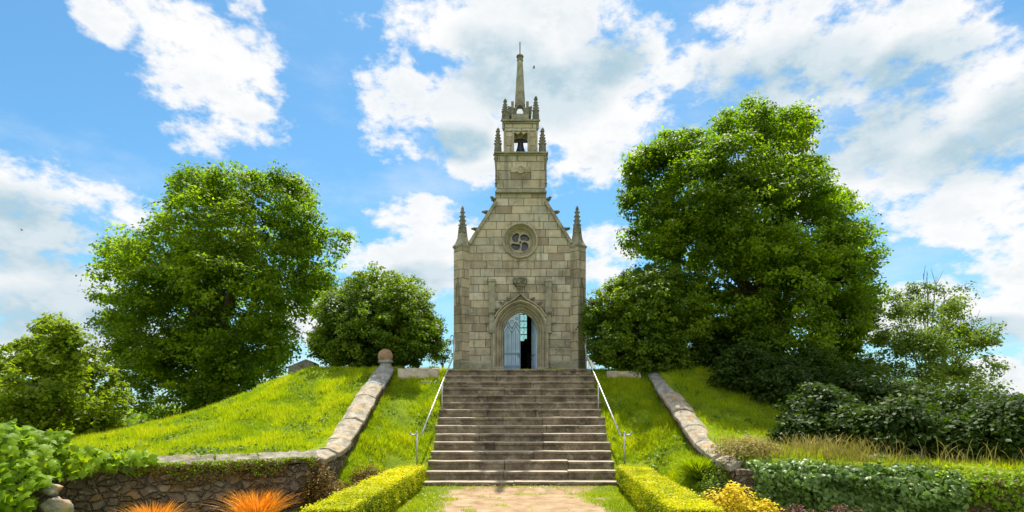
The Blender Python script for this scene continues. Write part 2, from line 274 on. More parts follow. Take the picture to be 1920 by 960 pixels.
# ------------------------------------------------------------------ object helpers
def tag(o, label=None, cat=None, group=None, kind=None):
    if label: o['label'] = label
    if cat: o['category'] = cat
    if group: o['group'] = group
    if kind: o['kind'] = kind
    return o
def empty(name, loc, label, cat, group=None):
    o = bpy.data.objects.new(name, None); C.objects.link(o); o.location = loc; o.empty_display_size = 0.2
    return tag(o, label, cat, group)
def wloc(o):
    l = Vector((0, 0, 0))
    while o is not None: l += o.location; o = o.parent
    return l
class MB:
    def __init__(s): s.v = []; s.f = []
    def add(s, vs, fs):
        b = len(s.v); s.v += [tuple(p) for p in vs]; s.f += [tuple(b + i for i in q) for q in fs]; return s
    def box(s, x0, x1, y0, y1, z0, z1):
        return s.add([(x0,y0,z0),(x1,y0,z0),(x1,y1,z0),(x0,y1,z0),(x0,y0,z1),(x1,y0,z1),(x1,y1,z1),(x0,y1,z1)],
                     [(0,3,2,1),(4,5,6,7),(0,1,5,4),(1,2,6,5),(2,3,7,6),(3,0,4,7)])
    def obox(s, c, d, l, wd, z0, z1):   # box along direction d (unit xy), centre c (xy)
        dx, dy = d; nx, ny = -dy, dx
        P = [(c[0]+dx*a*l/2+nx*b*wd/2, c[1]+dy*a*l/2+ny*b*wd/2) for a, b in ((-1,-1),(1,-1),(1,1),(-1,1))]
        return s.add([(x,y,z0) for x,y in P]+[(x,y,z1) for x,y in P], [(0,3,2,1),(4,5,6,7),(0,1,5,4),(1,2,6,5),(2,3,7,6),(3,0,4,7)])
    def plate(s, loops, y0, y1):     # xz polygon (first loop outer, rest holes), thick between y0 (front) and y1
        tri = tessellate_polygon([[Vector((x, z, 0)) for x, z in lp] for lp in loops])
        flat = [p for lp in loops for p in lp]; n = len(flat)
        vs = [(x, y0, z) for x, z in flat] + [(x, y1, z) for x, z in flat]; fs = []
        for a, b, c in tri:
            (ax, az_), (bx, bz), (cx_, cz_) = flat[a], flat[b], flat[c]
            if (bx-ax)*(cz_-az_)-(bz-az_)*(cx_-ax) < 0: a, c = c, a
            fs.append((a, b, c)); fs.append((c+n, b+n, a+n))
        k = 0
        for li, lp in enumerate(loops):
            m_ = len(lp); area = sum(lp[i][0]*lp[(i+1)%m_][1]-lp[(i+1)%m_][0]*lp[i][1] for i in range(m_))
            ccw = (area > 0) == (li == 0)
            for i in range(m_):
                a, b = k+i, k+(i+1) % m_
                fs.append((a, a+n, b+n, b) if ccw else (a, b, b+n, a+n))
            k += m_
        return s.add(vs, fs)
    def frust(s, c, z0, z1, r0, r1, n=4, rot=math.pi/4, sy=1.0):
        v = []
        for z, r in ((z0, r0), (z1, r1)):
            for i in range(n):
                a = rot + 2*math.pi*i/n; v.append((c[0]+r*math.cos(a), c[1]+r*sy*math.sin(a), z))
        return s.add(v, [tuple(range(n-1, -1, -1)), tuple(range(n, 2*n))] + [(i, (i+1) % n, n+(i+1) % n, n+i) for i in range(n)])
    def lathe(s, c, prof, n=24, rot=0.0):
        v = []; f = []
        for r, z in prof:
            for i in range(n):
                a = rot+2*math.pi*i/n; v.append((c[0]+r*math.cos(a), c[1]+r*math.sin(a), z))
        for j in range(len(prof)-1):
            for i in range(n): f.append((j*n+i, j*n+(i+1) % n, (j+1)*n+(i+1) % n, (j+1)*n+i))
        f.append(tuple(range(n-1, -1, -1))); f.append(tuple((len(prof)-1)*n+i for i in range(n)))
        return s.add(v, f)
    def sweep(s, path, prof, closed=False):
        """path: list of (point, outward) in xz plane; prof: list of (outward, y) closed loop"""
        v = []; f = []; m_ = len(prof); n = len(path)
        for (x, z), (ox, oz) in path:
            for d, y in prof: v.append((x+ox*d, y, z+oz*d))
        for i in range(n if closed else n-1):
            j = (i+1) % n
            for k in range(m_):
                l = (k+1) % m_; f.append((i*m_+k, i*m_+l, j*m_+l, j*m_+k))
        if not closed: f.append(tuple(range(m_))); f.append(tuple((n-1)*m_+k for k in range(m_-1, -1, -1)))
        return s.add(v, f)
    def tube(s, pts, rad, n=8):
        pts = [Vector(p) for p in pts]; v = []; f = []; up = None
        if not hasattr(rad, '__len__'): rad = [rad]*len(pts)
        for i, p in enumerate(pts):
            t = (pts[min(i+1, len(pts)-1)]-pts[max(i-1, 0)])
            t = t.normalized() if t.length > 1e-9 else Vector((0, 0, 1))
            if up is None: up = t.orthogonal().normalized()
            up = (up - t*up.dot(t)); up = up.normalized() if up.length > 1e-6 else t.orthogonal().normalized()
            b = t.cross(up)
            for k in range(n):
                a = 2*math.pi*k/n; v.append(p+(up*math.cos(a)+b*math.sin(a))*rad[i])
        for i in range(len(pts)-1):
            for k in range(n): f.append((i*n+k, i*n+(k+1) % n, (i+1)*n+(k+1) % n, (i+1)*n+k))
        f.append(tuple(range(n-1, -1, -1))); f.append(tuple((len(pts)-1)*n+k for k in range(n)))
        return s.add(v, f)
    def ball(s, c, r, n=12, sq=(1, 1, 1), amp=0.0, seed=0):
        v = []; f = []; h = n//2
        for j in range(h+1):
            th = math.pi*j/h
            for i in range(n):
                a = 2*math.pi*i/n; d = Vector((math.sin(th)*math.cos(a), math.sin(th)*math.sin(a), math.cos(th)))
                k = 1+amp*noise.noise(d*1.7+Vector((seed*3.1, seed, 0)))
                v.append((c[0]+d.x*r*sq[0]*k, c[1]+d.y*r*sq[1]*k, c[2]+d.z*r*sq[2]*k))
        for j in range(h):
            for i in range(n): f.append((j*n+i, (j+1)*n+i, (j+1)*n+(i+1) % n, j*n+(i+1) % n))
        return s.add(v, f)
    def build(s, name, mat, parent=None, loc=None, bevel=0.0, segs=2, rough=0.0, cuts=0, rscale=2.0, seed=0, smooth=False):
        me = bpy.data.meshes.new(name); me.from_pydata(s.v, [], s.f); me.update()
        bm = bmesh.new(); bm.from_mesh(me)
        bmesh.ops.remove_doubles(bm, verts=bm.verts, dist=1e-5)
        if cuts:
            bmesh.ops.triangulate(bm, faces=[f for f in bm.faces if len(f.verts) > 4])
            L = cuts
            for _ in range(6):
                es = [e for e in bm.edges if e.calc_length() > L]
                if not es: break
                bmesh.ops.subdivide_edges(bm, edges=es, cuts=1, use_grid_fill=True)
        bmesh.ops.recalc_face_normals(bm, faces=bm.faces)
        if rough:
            o_ = Vector((seed*7.7, seed*3.3, seed*1.9))
            for vt in bm.verts:
                q = noise.noise_vector(vt.co*rscale+o_)+0.5*noise.noise_vector(vt.co*rscale*2.7+o_)
                vt.co += q*rough
        bm.normal_update()
        uvl = bm.loops.layers.uv.new('UVMap')
        for fc in bm.faces:
            nn = fc.normal
            if abs(nn.z) > 0.85: 
                for lp in fc.loops: lp[uvl].uv = (lp.vert.co.x, lp.vert.co.y)
            else:
                t = Vector((-nn.y, nn.x, 0)).normalized()
                for lp in fc.loops: lp[uvl].uv = (lp.vert.co.dot(t)+3.7, lp.vert.co.z)
        if smooth:
            for fc in bm.faces: fc.smooth = True
        bm.to_mesh(me); bm.free()
        root = parent
        if parent is not None:
            L0 = wloc(parent); me.transform(Matrix.Translation(-L0))
            o = bpy.data.objects.new(name, me); C.objects.link(o); o.parent = parent
        else:
            L0 = Vector(loc) if loc is not None else Vector((0, 0, 0)); me.transform(Matrix.Translation(-L0))
            o = bpy.data.objects.new(name, me); C.objects.link(o); o.location = L0
        if mat: me.materials.append(mat)
        if bevel:
            md = o.modifiers.new('bevel', 'BEVEL'); md.width = bevel; md.segments = segs; md.limit_method = 'ANGLE'; md.angle_limit = R(35)
        return o
def npmesh(name, V, Fc, rnd=None, mat=None, parent=None, loc=(0, 0, 0)):
    V = np.asarray(V, dtype=np.float32); Fc = np.asarray(Fc, dtype=np.int32); k = Fc.shape[1]
    L0 = wloc(parent) if parent is not None else Vector(loc)
    V = V - np.array(L0, dtype=np.float32)
    me = bpy.data.meshes.new(name); me.vertices.add(len(V)); me.vertices.foreach_set('co', V.ravel())
    me.loops.add(Fc.size); me.loops.foreach_set('vertex_index', Fc.ravel())
    me.polygons.add(len(Fc)); me.polygons.foreach_set('loop_start', np.arange(0, Fc.size, k, dtype=np.int32)); 
    try: me.polygons.foreach_set('loop_total', np.full(len(Fc), k, dtype=np.int32))
    except Exception: pass
    me.update(calc_edges=True)
    if rnd is not None:
        a = me.attributes.new('rnd', 'FLOAT', 'FACE'); a.data.foreach_set('value', np.asarray(rnd, dtype=np.float32))
    o = bpy.data.objects.new(name, me); C.objects.link(o)
    if parent is not None: o.parent = parent
    else: o.location = L0
    if mat: me.materials.append(mat)
    return o
def unit(a): return a/np.maximum(np.linalg.norm(a, axis=1, keepdims=True), 1e-9)
def leafverts(P, Nn, size, rng, aspect=0.62, fold=0.25):
    n = len(P); Nn = unit(Nn); r = unit(rng.normal(size=(n, 3))); t = unit(np.cross(Nn, r)); b = np.cross(Nn, t)
    s = np.asarray(size).reshape(-1, 1)*np.ones((n, 1))
    base = P - t*s*0.5; tip = P + t*s*0.5 - Nn*s*0.10
    mid = P - t*s*0.02
    Lf = mid + b*s*aspect*0.5 - Nn*s*fold*0.5; Rt = mid - b*s*aspect*0.5 - Nn*s*fold*0.5
    V = np.stack([base, Lf, tip, Rt], 1).reshape(-1, 3)
    i = np.arange(n)*4
    Fc = np.stack([np.stack([i, i+1, i+2], 1), np.stack([i, i+2, i+3], 1)], 1).reshape(-1, 3)
    q = rng.random(n); return V, Fc, np.repeat(q, 2), q
LOBES = [(-.42, 0), (-.30, .36), (-.02, .30), (.10, .50), (.22, .22), (.56, 0), (.22, -.22), (.10, -.50), (-.02, -.30), (-.30, -.36)]
def lobed(name, P, Nn, size, rng, mat, parent=None, loc=(0, 0, 0), rnd=None, aspect=1.0):
    n = len(P); Nn = unit(Nn); r_ = unit(rng.normal(size=(n, 3))+np.array([0, 0, -.8])); t = r_-Nn*(r_*Nn).sum(1, keepdims=True); t = unit(t); b = np.cross(Nn, t); s = np.asarray(size).reshape(-1, 1)*np.ones((n, 1))
    V = [P+Nn*s*.05]
    for a, c in LOBES: V.append(P+t*s*a+b*s*c*aspect-Nn*s*(abs(c)*.28+max(0, a)**2*.5))
    k = len(LOBES)+1; V = np.stack(V, 1).reshape(-1, 3); i = np.arange(n)*k
    Fc = np.stack([np.stack([i, i+1+j, i+1+(j+1) % len(LOBES)], 1) for j in range(len(LOBES))], 1).reshape(-1, 3)
    q = rng.random(n) if rnd is None else rnd
    return npmesh(name, V, Fc, np.repeat(q, len(LOBES)), mat, parent, loc)
def foliage(name, P, Nn, size, rng, mat, parent=None, loc=(0, 0, 0), aspect=0.62, fold=0.25, rnd=None):
    V, Fc, q, _ = leafverts(P, Nn, size, rng, aspect, fold)
    if rnd is not None: q = np.repeat(rnd, 2)
    return npmesh(name, V, Fc, q, mat, parent, loc)
def clumps(cl, rng, nsub, per, sr, shell=0.5, flat=0.6, under=0.45, inner=0.25, gap=None, gsc=.75):
    """cl: (n,6) centre + radii. Returns leaf points, normals and a value per twig cluster."""
    cl = np.array(cl, float); wt = (cl[:, 3]*cl[:, 5]); wt = wt/wt.sum()
    idx = rng.choice(len(cl), size=int(nsub*(1.7 if gap is None else 3.2)), p=wt)
    d = unit(rng.normal(size=(len(idx), 3))); 
    rr = shell + (1-shell)*rng.random(len(idx))**0.6
    far = rng.random(len(idx)) < .13; rr[far] *= 1+.3*rng.random(far.sum())
    inn = rng.random(len(idx)) < inner; rr[inn] *= rng.random(inn.sum())
    keep = (d[:, 2] > -0.3) | (rng.random(len(idx)) < under)
    if gap is not None:
        q0 = cl[idx, :3]+d*rr[:, None]*cl[idx, 3:]
        nv = np.array([noise.noise(Vector(v)*gsc)+.5*noise.noise(Vector(v)*gsc*2.3+Vector((9, 0, 0))) for v in q0])
        keep &= nv > gap
    idx, d, rr = idx[keep][:nsub], d[keep][:nsub], rr[keep][:nsub]
    sc = cl[idx, :3] + d*rr[:, None]*cl[idx, 3:]
    n = len(sc); srr = sr*(0.6+0.8*rng.random(n))
    q = rng.normal(size=(n, per, 3))*0.55
    ln = np.linalg.norm(q, axis=2, keepdims=True); q = q/np.maximum(ln, 1.15)*1.0
    q[:, :, 2] *= flat
    P = (sc[:, None, :] + q*srr[:, None, None]).reshape(-1, 3)
    out = unit(q.reshape(-1, 3))
    Nn = np.repeat(d, per, 0)*0.45 + out*0.35 + np.array([0, 0, 0.75]) + rng.normal(size=P.shape)*0.55
    val = np.clip(np.repeat(rng.random(n), per)*0.5 + rng.random(len(P))*0.5, 0, 1)
    return P, Nn, val
def limbs(mb, base, targets, r0, rng, fork=0.35, n=7, wig=0.25):
    base = Vector(base)
    for tg, r_ in targets:
        tg = Vector(tg); d = tg-base; L = d.length; pts = []; rad = []
        for k in range(9):
            t = k/8; p = base+d*t
            p = Vector((base.x+d.x*t**1.35, base.y+d.y*t**1.35, base.z+d.z*t))
            if 0 < k: p += Vector(rng.normal(size=3))*wig*L*0.05
            pts.append(p); rad.append(max(0.012, r_*(1-t)**0.8+0.012))
        mb.tube(pts, rad, n)
        for k in range(3, 9):
            for _ in range(2):
                q = Vector(rng.normal(size=3)); q.z = abs(q.z)*0.7; q.normalize()
                e = pts[k]+q*L*0.16*(0.6+rng.random())
                mb.tube([pts[k], (pts[k]+e)/2+Vector(rng.normal(size=3))*0.06, e], [rad[k]*0.55, rad[k]*0.35+0.004, 0.006], 5)

# ------------------------------------------------------------------ terrain
AX = 0.24; ST_Y0, TREAD, RISE, NST = 13.5, 0.3285, 0.2093, 15; TOP = RISE*NST   # stairs
YTOP = ST_Y0+TREAD*(NST-1)
WL, WR = -3.99, 4.55
def sstep(v, a, b): t = np.clip((v-a)/(b-a), 0, 1); return t*t*(3-2*t)
def yw(x):
    return np.where(x < 0.2, np.interp(-x, [3.7, 7.2, 9.5, 14], [11.15, 9.3, 8.5, 7.6]), np.interp(x, [4.3, 8.1, 14], [11.15, 9.35, 8.0]))
def fnoise(x, y):
    return (np.sin(x*1.3+1.1)*np.cos(y*1.1+.4)+0.6*np.sin(x*2.9+y*1.7)+0.5*np.cos(x*0.7-y*2.3+2))*0.33
def T(x, y):
    x = np.asarray(x, float); y = np.asarray(y, float)
    dx = np.maximum(np.maximum(-6.4-x, x-6.9), 0); dy = np.maximum(np.maximum(18.3-y, y-31), 0); d = np.hypot(dx, dy)
    d = np.maximum(d + 0.25*fnoise(x*0.6, y*0.6)*np.minimum(d, 1), 0)
    mound = TOP-np.interp(d, [0, .3, 1.8, 3.8, 5.4, 6.4, 9, 12, 16, 30, 60, 150, 400], [0, .06, .78, 1.6, 2.0, 2.1, 2.2, 2.5, 3.4, 5.2, 6.6, 7.6, 9.0]) + 0.05*fnoise(x*1.5, y*1.5)*(d > .2)
    zin = np.interp(y, [9, 13.0, 13.6, 17.95, 18.08, 18.25, 19], [0, 0.0, 0.13, 2.78, 2.84, 3.1, 3.14]) + 0.025*fnoise(x*2, y*2)*sstep(y, 13.3, 14)*(y < 17.9)
    cop = np.where(x < 0, np.interp(y, [11.3, 12.7, 13.7, 16, 17.8], [0.93, 0.98, 1.25, 2.28, 2.98]), np.interp(y, [11.3, 12.2, 13.3, 15.6, 18.0], [0.80, 0.85, 1.06, 1.95, 2.90]))-0.30
    side = sstep(np.abs(x-0.28), 2.7, 4.15)*sstep(y, 11.3, 13.2)*(y < 18.02)
    zin = zin+(np.maximum(cop, zin)-zin)*side*(1-sstep(y, 17.3, 18.0))
    inside = sstep(x, WL-0.05, WL+0.10)*(1-sstep(x, WR-0.10, WR+0.05))
    front = 1-sstep(y, yw(x)-0.12, yw(x)+0.12)
    outer = mound*(1-front)
    z = outer*(1-inside)+zin*inside
    st = sstep(x, AX-2.2, AX-2.1)*(1-sstep(x, AX+2.1, AX+2.2))*((y > 13.6) & (y < 18.0))
    return z - 0.3*st
def axis(lo, hi, fl, fh, st, far):
    core = np.arange(fl, fh+1e-6, st); a = [fl]; s_ = st
    while a[-1] > lo: s_ *= 1.25; a.append(a[-1]-s_)
    b = [fh]; s_ = st
    while b[-1] < hi: s_ *= 1.25; b.append(b[-1]+s_)
    return np.concatenate([np.array(a[1:])[::-1], core, np.array(b[1:])])
gx = axis(-1800, 1800, -13, 13, 0.11, 0); gy = axis(-60, 2500, 7.0, 24, 0.11, 0)
GX, GY = np.meshgrid(gx, gy); GZ = T(GX, GY)
nx, ny = len(gx), len(gy); ii = (np.arange(ny-1)[:, None]*nx+np.arange(nx-1)[None, :]).ravel()
o = npmesh('ground', np.stack([GX, GY, GZ], -1).reshape(-1, 3), np.stack([ii, ii+1, ii+nx+1, ii+nx], 1), None, M['ground'])
for p in o.data.polygons: p.use_smooth = True
tag(o, kind='structure')
rng = np.random.default_rng(5)
# path sheet
px_ = np.linspace(-2.15, 2.42, 60); py_ = np.linspace(5, 13.5, 90); PX, PY = np.meshgrid(px_, py_)
wob = 0.12*np.sin(PY*2.3)+0.08*np.sin(PY*5.1+1); PX2 = 0.13+(PX-0.13)*(1+wob*0.12)
PZ = T(PX2, PY)+0.006
ii = (np.arange(89)[:, None]*60+np.arange(59)[None, :]).ravel()
tag(npmesh('path', np.stack([PX2, PY, PZ], -1).reshape(-1, 3), np.stack([ii, ii+1, ii+61, ii+60], 1), None, M['path']), kind='structure')

# ------------------------------------------------------------------ staircase
t = empty('stone_staircase', (AX, ST_Y0, 0), 'wide flight of weathered brown stone steps climbing to the chapel door', 'staircase')
rn = random.Random(4)
HW = 2.295
for k in range(NST):
    y0 = ST_Y0+k*TREAD; z0 = k*RISE; z1 = z0+RISE; mb = MB()
    cuts_ = sorted([rn.uniform(-0.55, -0.1)*HW, rn.uniform(0.1, 0.6)*HW]) if k % 3 else [rn.uniform(-0.2, 0.3)*HW]
    xs = [-HW+rn.uniform(-.04, .04)]+cuts_+[HW+rn.uniform(-.04, .04)]
    for a, b in zip(xs[:-1], xs[1:]):
        dz = rn.uniform(-0.012, 0.012); dy = rn.uniform(-0.012, 0.012)
        yb = y0+TREAD+(0.06 if k < NST-1 else 0.25); e = .004; ov = .035; zt = z1+dz; zn = zt-.07; zl = z0-(0.25 if k == 0 else 0.12)
        P_ = [(y0+dy+ov, zl), (y0+dy+ov, zn-.01), (y0+dy, zn), (y0+dy, zt), (yb, zt), (yb, zl)]; vs = [(AX+q+o2, y, z) for q, o2 in ((a, e), (b, -e)) for y, z in P_]
        mb.add(vs, [(0,1,2,3,4,5), (11,10,9,8,7,6)]+[(i, i+6, (i+1) % 6+6, (i+1) % 6) for i in range(6)])
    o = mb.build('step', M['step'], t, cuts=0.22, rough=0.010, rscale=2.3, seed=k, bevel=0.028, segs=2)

# ------------------------------------------------------------------ handrails
def handrail(side, xl, xm, xu, yl, label):
    px = 1 if side > 0 else -1
    foot = at(xl, 866, yl); foot.z = float(T(foot.x, foot.y))-0.05
    rt = empty('handrail', (foot.x, foot.y, foot.z+.05), label, 'handrail', 'metal handrails beside the steps')
    low = at(xl, 812, yl); mid = at(xm, 718, 16.3); up = at(xu, 666, 18.25); tp = at(xu, 632, 18.4)
    r = 0.021
    MB().tube([foot, low], r, 10).build('post', M['galv'], rt, smooth=True)
    mb = MB().tube([(mid.x, mid.y, at(0, 784, 16.3).z), mid], r*0.9, 10); mb.build('post', M['galv'], rt, smooth=True)
    MB().tube([(tp.x, tp.y, 3.1), tp], r, 10).build('post', M['galv'], rt, smooth=True)
    s0 = low+Vector((-px*0.10, 0.0, -0.06))
    MB().tube([s0, s0+(mid-s0)*0.5, mid, mid+(up-mid)*0.7, up+Vector((0, 0, 0.02)), (tp+up)/2+Vector((px*-0.03, -.02, 0)), tp+Vector((-px*0.02, -.02, -0.02))], [r]*7, 10).build('rail', M['galv'], rt, smooth=True)
    c = low+Vector((px*0.085, 0, 0.02)); pts = [low+Vector((0, 0, -0.02)), low+Vector((0, 0, 0.03))]
    arc = [c+Vector((math.cos(a)*0.085*px*-1, 0, -math.sin(a)*0.07)) for a in np.linspace(0.15, math.pi*1.05, 12)]
    MB().tube([low+Vector((0, 0, .045))]+arc, [r*0.95]*13, 8).build('scroll', M['galv'], rt, smooth=True)
    c = tp+Vector((0, 0, 0)); arc = [c+Vector((px*(0.05-math.cos(a)*0.05), -0.01, math.sin(a)*0.055)) for a in np.linspace(0, math.pi*1.1, 10)]
    MB().tube(arc, [r]*10, 8).build('scroll', M['galv'], rt, smooth=True)
    return rt
handrail(-1, 782, 829, 851, 14.3, 'grey metal handrail left of the steps, on the stone ball side')
handrail(1, 1171, 1122, 1099, 14.3, 'grey metal handrail right of the steps, the one with a white ribbon')
mb = MB(); c = at(1104, 676, 18.2)
mb.ball(c, 0.045, 10, (1, .8, 1), .3, 3)
def ribbon(mb, pts, w_):
    pts = [Vector(p) for p in pts]
    for a, b in zip(pts[:-1], pts[1:]):
        mb.add([a+Vector((-w_, 0, 0)), a+Vector((w_, 0, 0.02)), b+Vector((w_, 0, 0)), b+Vector((-w_, 0, 0)), a+Vector((-w_, .012, 0)), a+Vector((w_, .012, 0.02)), b+Vector((w_, .012, 0)), b+Vector((-w_, .012, 0))], [(0,1,2,3),(7,6,5,4),(0,4,5,1),(1,5,6,2),(2,6,7,3),(3,7,4,0)])
ribbon(mb, [c+Vector((0.02, -.05, 0)), c+Vector((0.07, -.07, -0.08)), c+Vector((0.15, -.05, -0.16)), c+Vector((0.17, -.06, -0.24))], 0.045)
ribbon(mb, [c+Vector((-0.01, -.05, 0.02)), c+Vector((0.0, -.06, -0.13)), c+Vector((-0.02, -.05, -0.24))], 0.03)
ribbon(mb, [c+Vector((0, -.04, 0)), c+Vector((-0.03, -.05, 0.10))], 0.03)
tag(mb.build('ribbon', M['white'], None, loc=c, bevel=0.004), 'white ribbon tied round the right handrail near the chapel corner', 'ribbon')

# ------------------------------------------------------------------ walls of the garden
def sloping_wall(X, prof, label, mats, rn, ball=False):
    rt = empty('boundary_wall', (X, prof[-1][0], float(T(X+(0.4 if X < 0 else -0.4), prof[-1][0]))), label, 'wall')
    ys = [p[0] for p in prof][::-1]; zs = [p[1] for p in prof][::-1]
    y = ys[0]; k = 0
    core = MB(); n = 24; yy = np.linspace(ys[0], ys[-1], n)
    vs = []
    for q in yy:
        zt = float(np.interp(q, ys, zs))-0.10
        vs += [(X-0.215, q, zt-1.5), (X+0.215, q, zt-1.5), (X+0.20, q, zt), (X-0.20, q, zt)]
    fs = [(0, 1, 2, 3), tuple(4*(n-1)+i for i in (3, 2, 1, 0))]
    for i in range(n-1):
        for a in range(4): b = (a+1) % 4; fs.append((4*i+a, 4*i+4+a, 4*i+4+b, 4*i+b))
    core.add(vs, fs).build('wall_core', M['rubble'], rt, cuts=0.3, rough=0.03, rscale=3, seed=2)
    while y < ys[-1]-0.3:
        L = rn.uniform(0.75, 1.35); y1 = min(y+L, ys[-1])
        sec = [(-.29, -.09), (-.30, .03), (-.15, .105), (.10, .11), (.29, .02), (.28, -.09)]
        mb = MB(); vs = []; m_ = 6; tilt = rn.uniform(-.03, .03); up = rn.uniform(-.02, .03)
        for q in np.linspace(y+0.02, y1-0.02, 4):
            z = float(np.interp(q, ys, zs))+up
            for sx_, sz in sec: vs.append((X+sx_*(1+rn.uniform(-.03, .03))+tilt, q, z+sz))
        fs = [tuple(range(m_-1, -1, -1)), tuple(3*m_+i for i in range(m_))]
        for i in range(3):
            for a in range(m_): b = (a+1) % m_; fs.append((i*m_+a, i*m_+b, (i+1)*m_+b, (i+1)*m_+a))
        mb.add(vs, fs).build('coping_stone', mats[k % len(mats)] if (y1 < ys[-1]-1.6) else M['coping_grey'], rt, cuts=0.2, rough=0.028, rscale=2.6, seed=k+X, bevel=0.02)
        y = y1; k += 1
    return rt
lw = sloping_wall(WL, [(18.35, 3.17), (17.8, 2.98), (16, 2.28), (13.7, 1.25), (12.7, 0.98), (11.3, 0.93)], 'sloping stone wall with lichened coping below the stone ball, left of the steps', [M['coping']], random.Random(3))
sloping_wall(WR, [(18.4, 3.02), (18.0, 2.90), (15.6, 1.95), (13.3, 1.06), (12.2, 0.85), (11.3, 0.80)], 'sloping stone wall with cracked grey coping, right of the steps', [M['coping']], random.Random(8))
# pier and ball
bc = at(723, 668, 18.3)
mb = MB(); mb.lathe((bc.x, bc.y), [(0.25, 2.9), (0.25, 3.22), (0.19, 3.25), (0.17, 3.34), (0.235, 3.36), (0.235, 3.43), (0.16, 3.46)], 28)
mb.build('wall_pier', M['coping_grey'], lw, smooth=False, cuts=0.1, rough=0.012, rscale=5)
mb = MB(); mb.ball((bc.x, bc.y, bc.z), 0.235, 40, amp=0.05)
tag(mb.build('stone_ball', M['ballstone'], None, loc=(bc.x, bc.y, bc.z-0.235), smooth=True), 'round brown stone ball crowning the head of the left sloping wall', 'stone ball')
def polywall(name, pts, z0, z1, thick, mat, label, capmat=None, tilt=0.16, seed=0, capover=0.06):
    rt = empty(name, (pts[0][0], pts[0][1], 0), label, 'wall')
    mb = MB(); mc = []
    for (a, b) in zip(pts[:-1], pts[1:]):
        a, b = Vector(a), Vector(b); d = (b-a).normalized(); nn = Vector((-d.y, d.x))
        if nn.y < 0: nn = -nn
        mc.append((a, b, d, nn))
    vs = []; n = 0
    P = [Vector(p) for p in pts]; allp = []
    for i in range(len(P)-1):
        L = (P[i+1]-P[i]).length; k = max(2, int(L/0.35))
        for j in range(k): allp.append(P[i]+(P[i+1]-P[i])*j/k)
    allp.append(P[-1])
    for i, p in enumerate(allp):
        d = (allp[min(i+1, len(allp)-1)]-allp[max(i-1, 0)]).normalized(); nn = Vector((-d.y, d.x)); nn = nn if nn.y > 0 else -nn
        f_ = p-nn*thick/2; b_ = p+nn*thick/2
        vs += [(f_.x, f_.y, z0), (b_.x, b_.y, z0), (b_.x, b_.y, z1-.02), (f_.x, f_.y, z1-.02)]
    n = len(allp); fs = [(0, 1, 2, 3), tuple(4*(n-1)+i for i in (3, 2, 1, 0))]
    for i in range(n-1):
        for a in range(4): b = (a+1) % 4; fs.append((4*i+a, 4*i+4+a, 4*i+4+b, 4*i+b))
    mb.add(vs, fs).build('wall_body', mat, rt, cuts=0.16, rough=0.035, rscale=4, seed=seed)
    if capmat:
        rr = random.Random(seed); i = 0
        while i < n-1:
            j = min(n-1, i+rr.choice([2, 3, 3, 4])); p, q = allp[i], allp[j]
            d = (q-p).normalized(); nn = Vector((-d.y, d.x)); nn = nn if nn.y > 0 else -nn; e = d*0.008; up = rr.uniform(-.012, .015)
            f0, f1 = p-nn*(thick/2+capover)+e, q-nn*(thick/2+capover)-e; b0, b1 = p+nn*(thick/2+.08)+e, q+nn*(thick/2+.08)-e
            v_ = [(f0.x, f0.y, z1-.02+up), (f1.x, f1.y, z1-.02+up), (b1.x, b1.y, z1+tilt-.04+up), (b0.x, b0.y, z1+tilt-.04+up)]
            v_ += [(x, y_, z+.055) for x, y_, z in v_]
            MB().add(v_, [(3,2,1,0),(4,5,6,7),(0,1,5,4),(1,2,6,5),(2,3,7,6),(3,0,4,7)]).build('coping_slab', capmat, rt, cuts=0.12, rough=0.032, rscale=5, seed=i, bevel=0.012)
            i = j
    return rt
LWP = [(-3.75, 11.15), (-7.2, 9.3), (-9.5, 8.5), (-13.5, 7.6)]
RWP = [(4.35, 11.15), (8.1, 9.35), (13.5, 8.1)]
polywall('retaining_wall', LWP, -0.2, 0.93, 0.42, M['rubble'], 'low rubble retaining wall with flat grey coping at the lower left', M['wallcap'], seed=1)
polywall('retaining_wall', RWP, -0.2, 0.80, 0.42, M['rubble'], 'low rubble wall mostly hidden by ivy at the lower right', None, seed=6)
for (xa, xb, ya, yb, sd_, lab) in ((746, 822, 691, 716, 1, 'short pale stone slab wall between the stone ball and the left handrail'), (1138, 1201, 696, 721, 2, 'short pale stone slab wall right of the steps under the laurel bush')):
    a = at(xa, ya, 18.1); b = at(xb, yb, 18.1); mb = MB().box(a.x, b.x, 18.05, 18.33, b.z-.25, a.z)
    tag(mb.build('low_wall', M['slab'], None, loc=((a.x+b.x)/2, 18.1, b.z-.2), cuts=0.15, rough=0.022, rscale=4, seed=sd_, bevel=0.015), lab, 'wall')
a = at(800, 720, 17.8)
tag(MB().box(a.x-.15, a.x+.17, 17.7, 17.95, a.z-.15, a.z+.09).build('stone_block', M['coping_grey'], None, loc=a, cuts=0.1, rough=0.02, rscale=5, bevel=0.01), 'small grey stone block lying under the left slab wall', 'stone')
a = at(566, 683, 20.5)
tag(MB().add([(a.x-.42, 20.3, a.z-.5), (a.x+.55, 20.3, a.z-.5), (a.x+.5, 20.3, a.z+.02), (a.x+.2, 20.3, a.z+.16), (a.x-.38, 20.3, a.z-.08),
              (a.x-.42, 20.8, a.z-.5), (a.x+.55, 20.8, a.z-.5), (a.x+.5, 20.8, a.z+.02), (a.x+.2, 20.8, a.z+.16), (a.x-.38, 20.8, a.z-.08)],
             [(0,1,2,3,4), (9,8,7,6,5), (0,5,6,1), (1,6,7,2), (2,7,8,3), (3,8,9,4), (4,9,5,0)]).build('rock', M['greystone'], None, loc=(a.x, 20.5, a.z-.4), cuts=0.15, rough=0.03), 'dark weathered rock slab on the crest between tree and bush', 'rock')
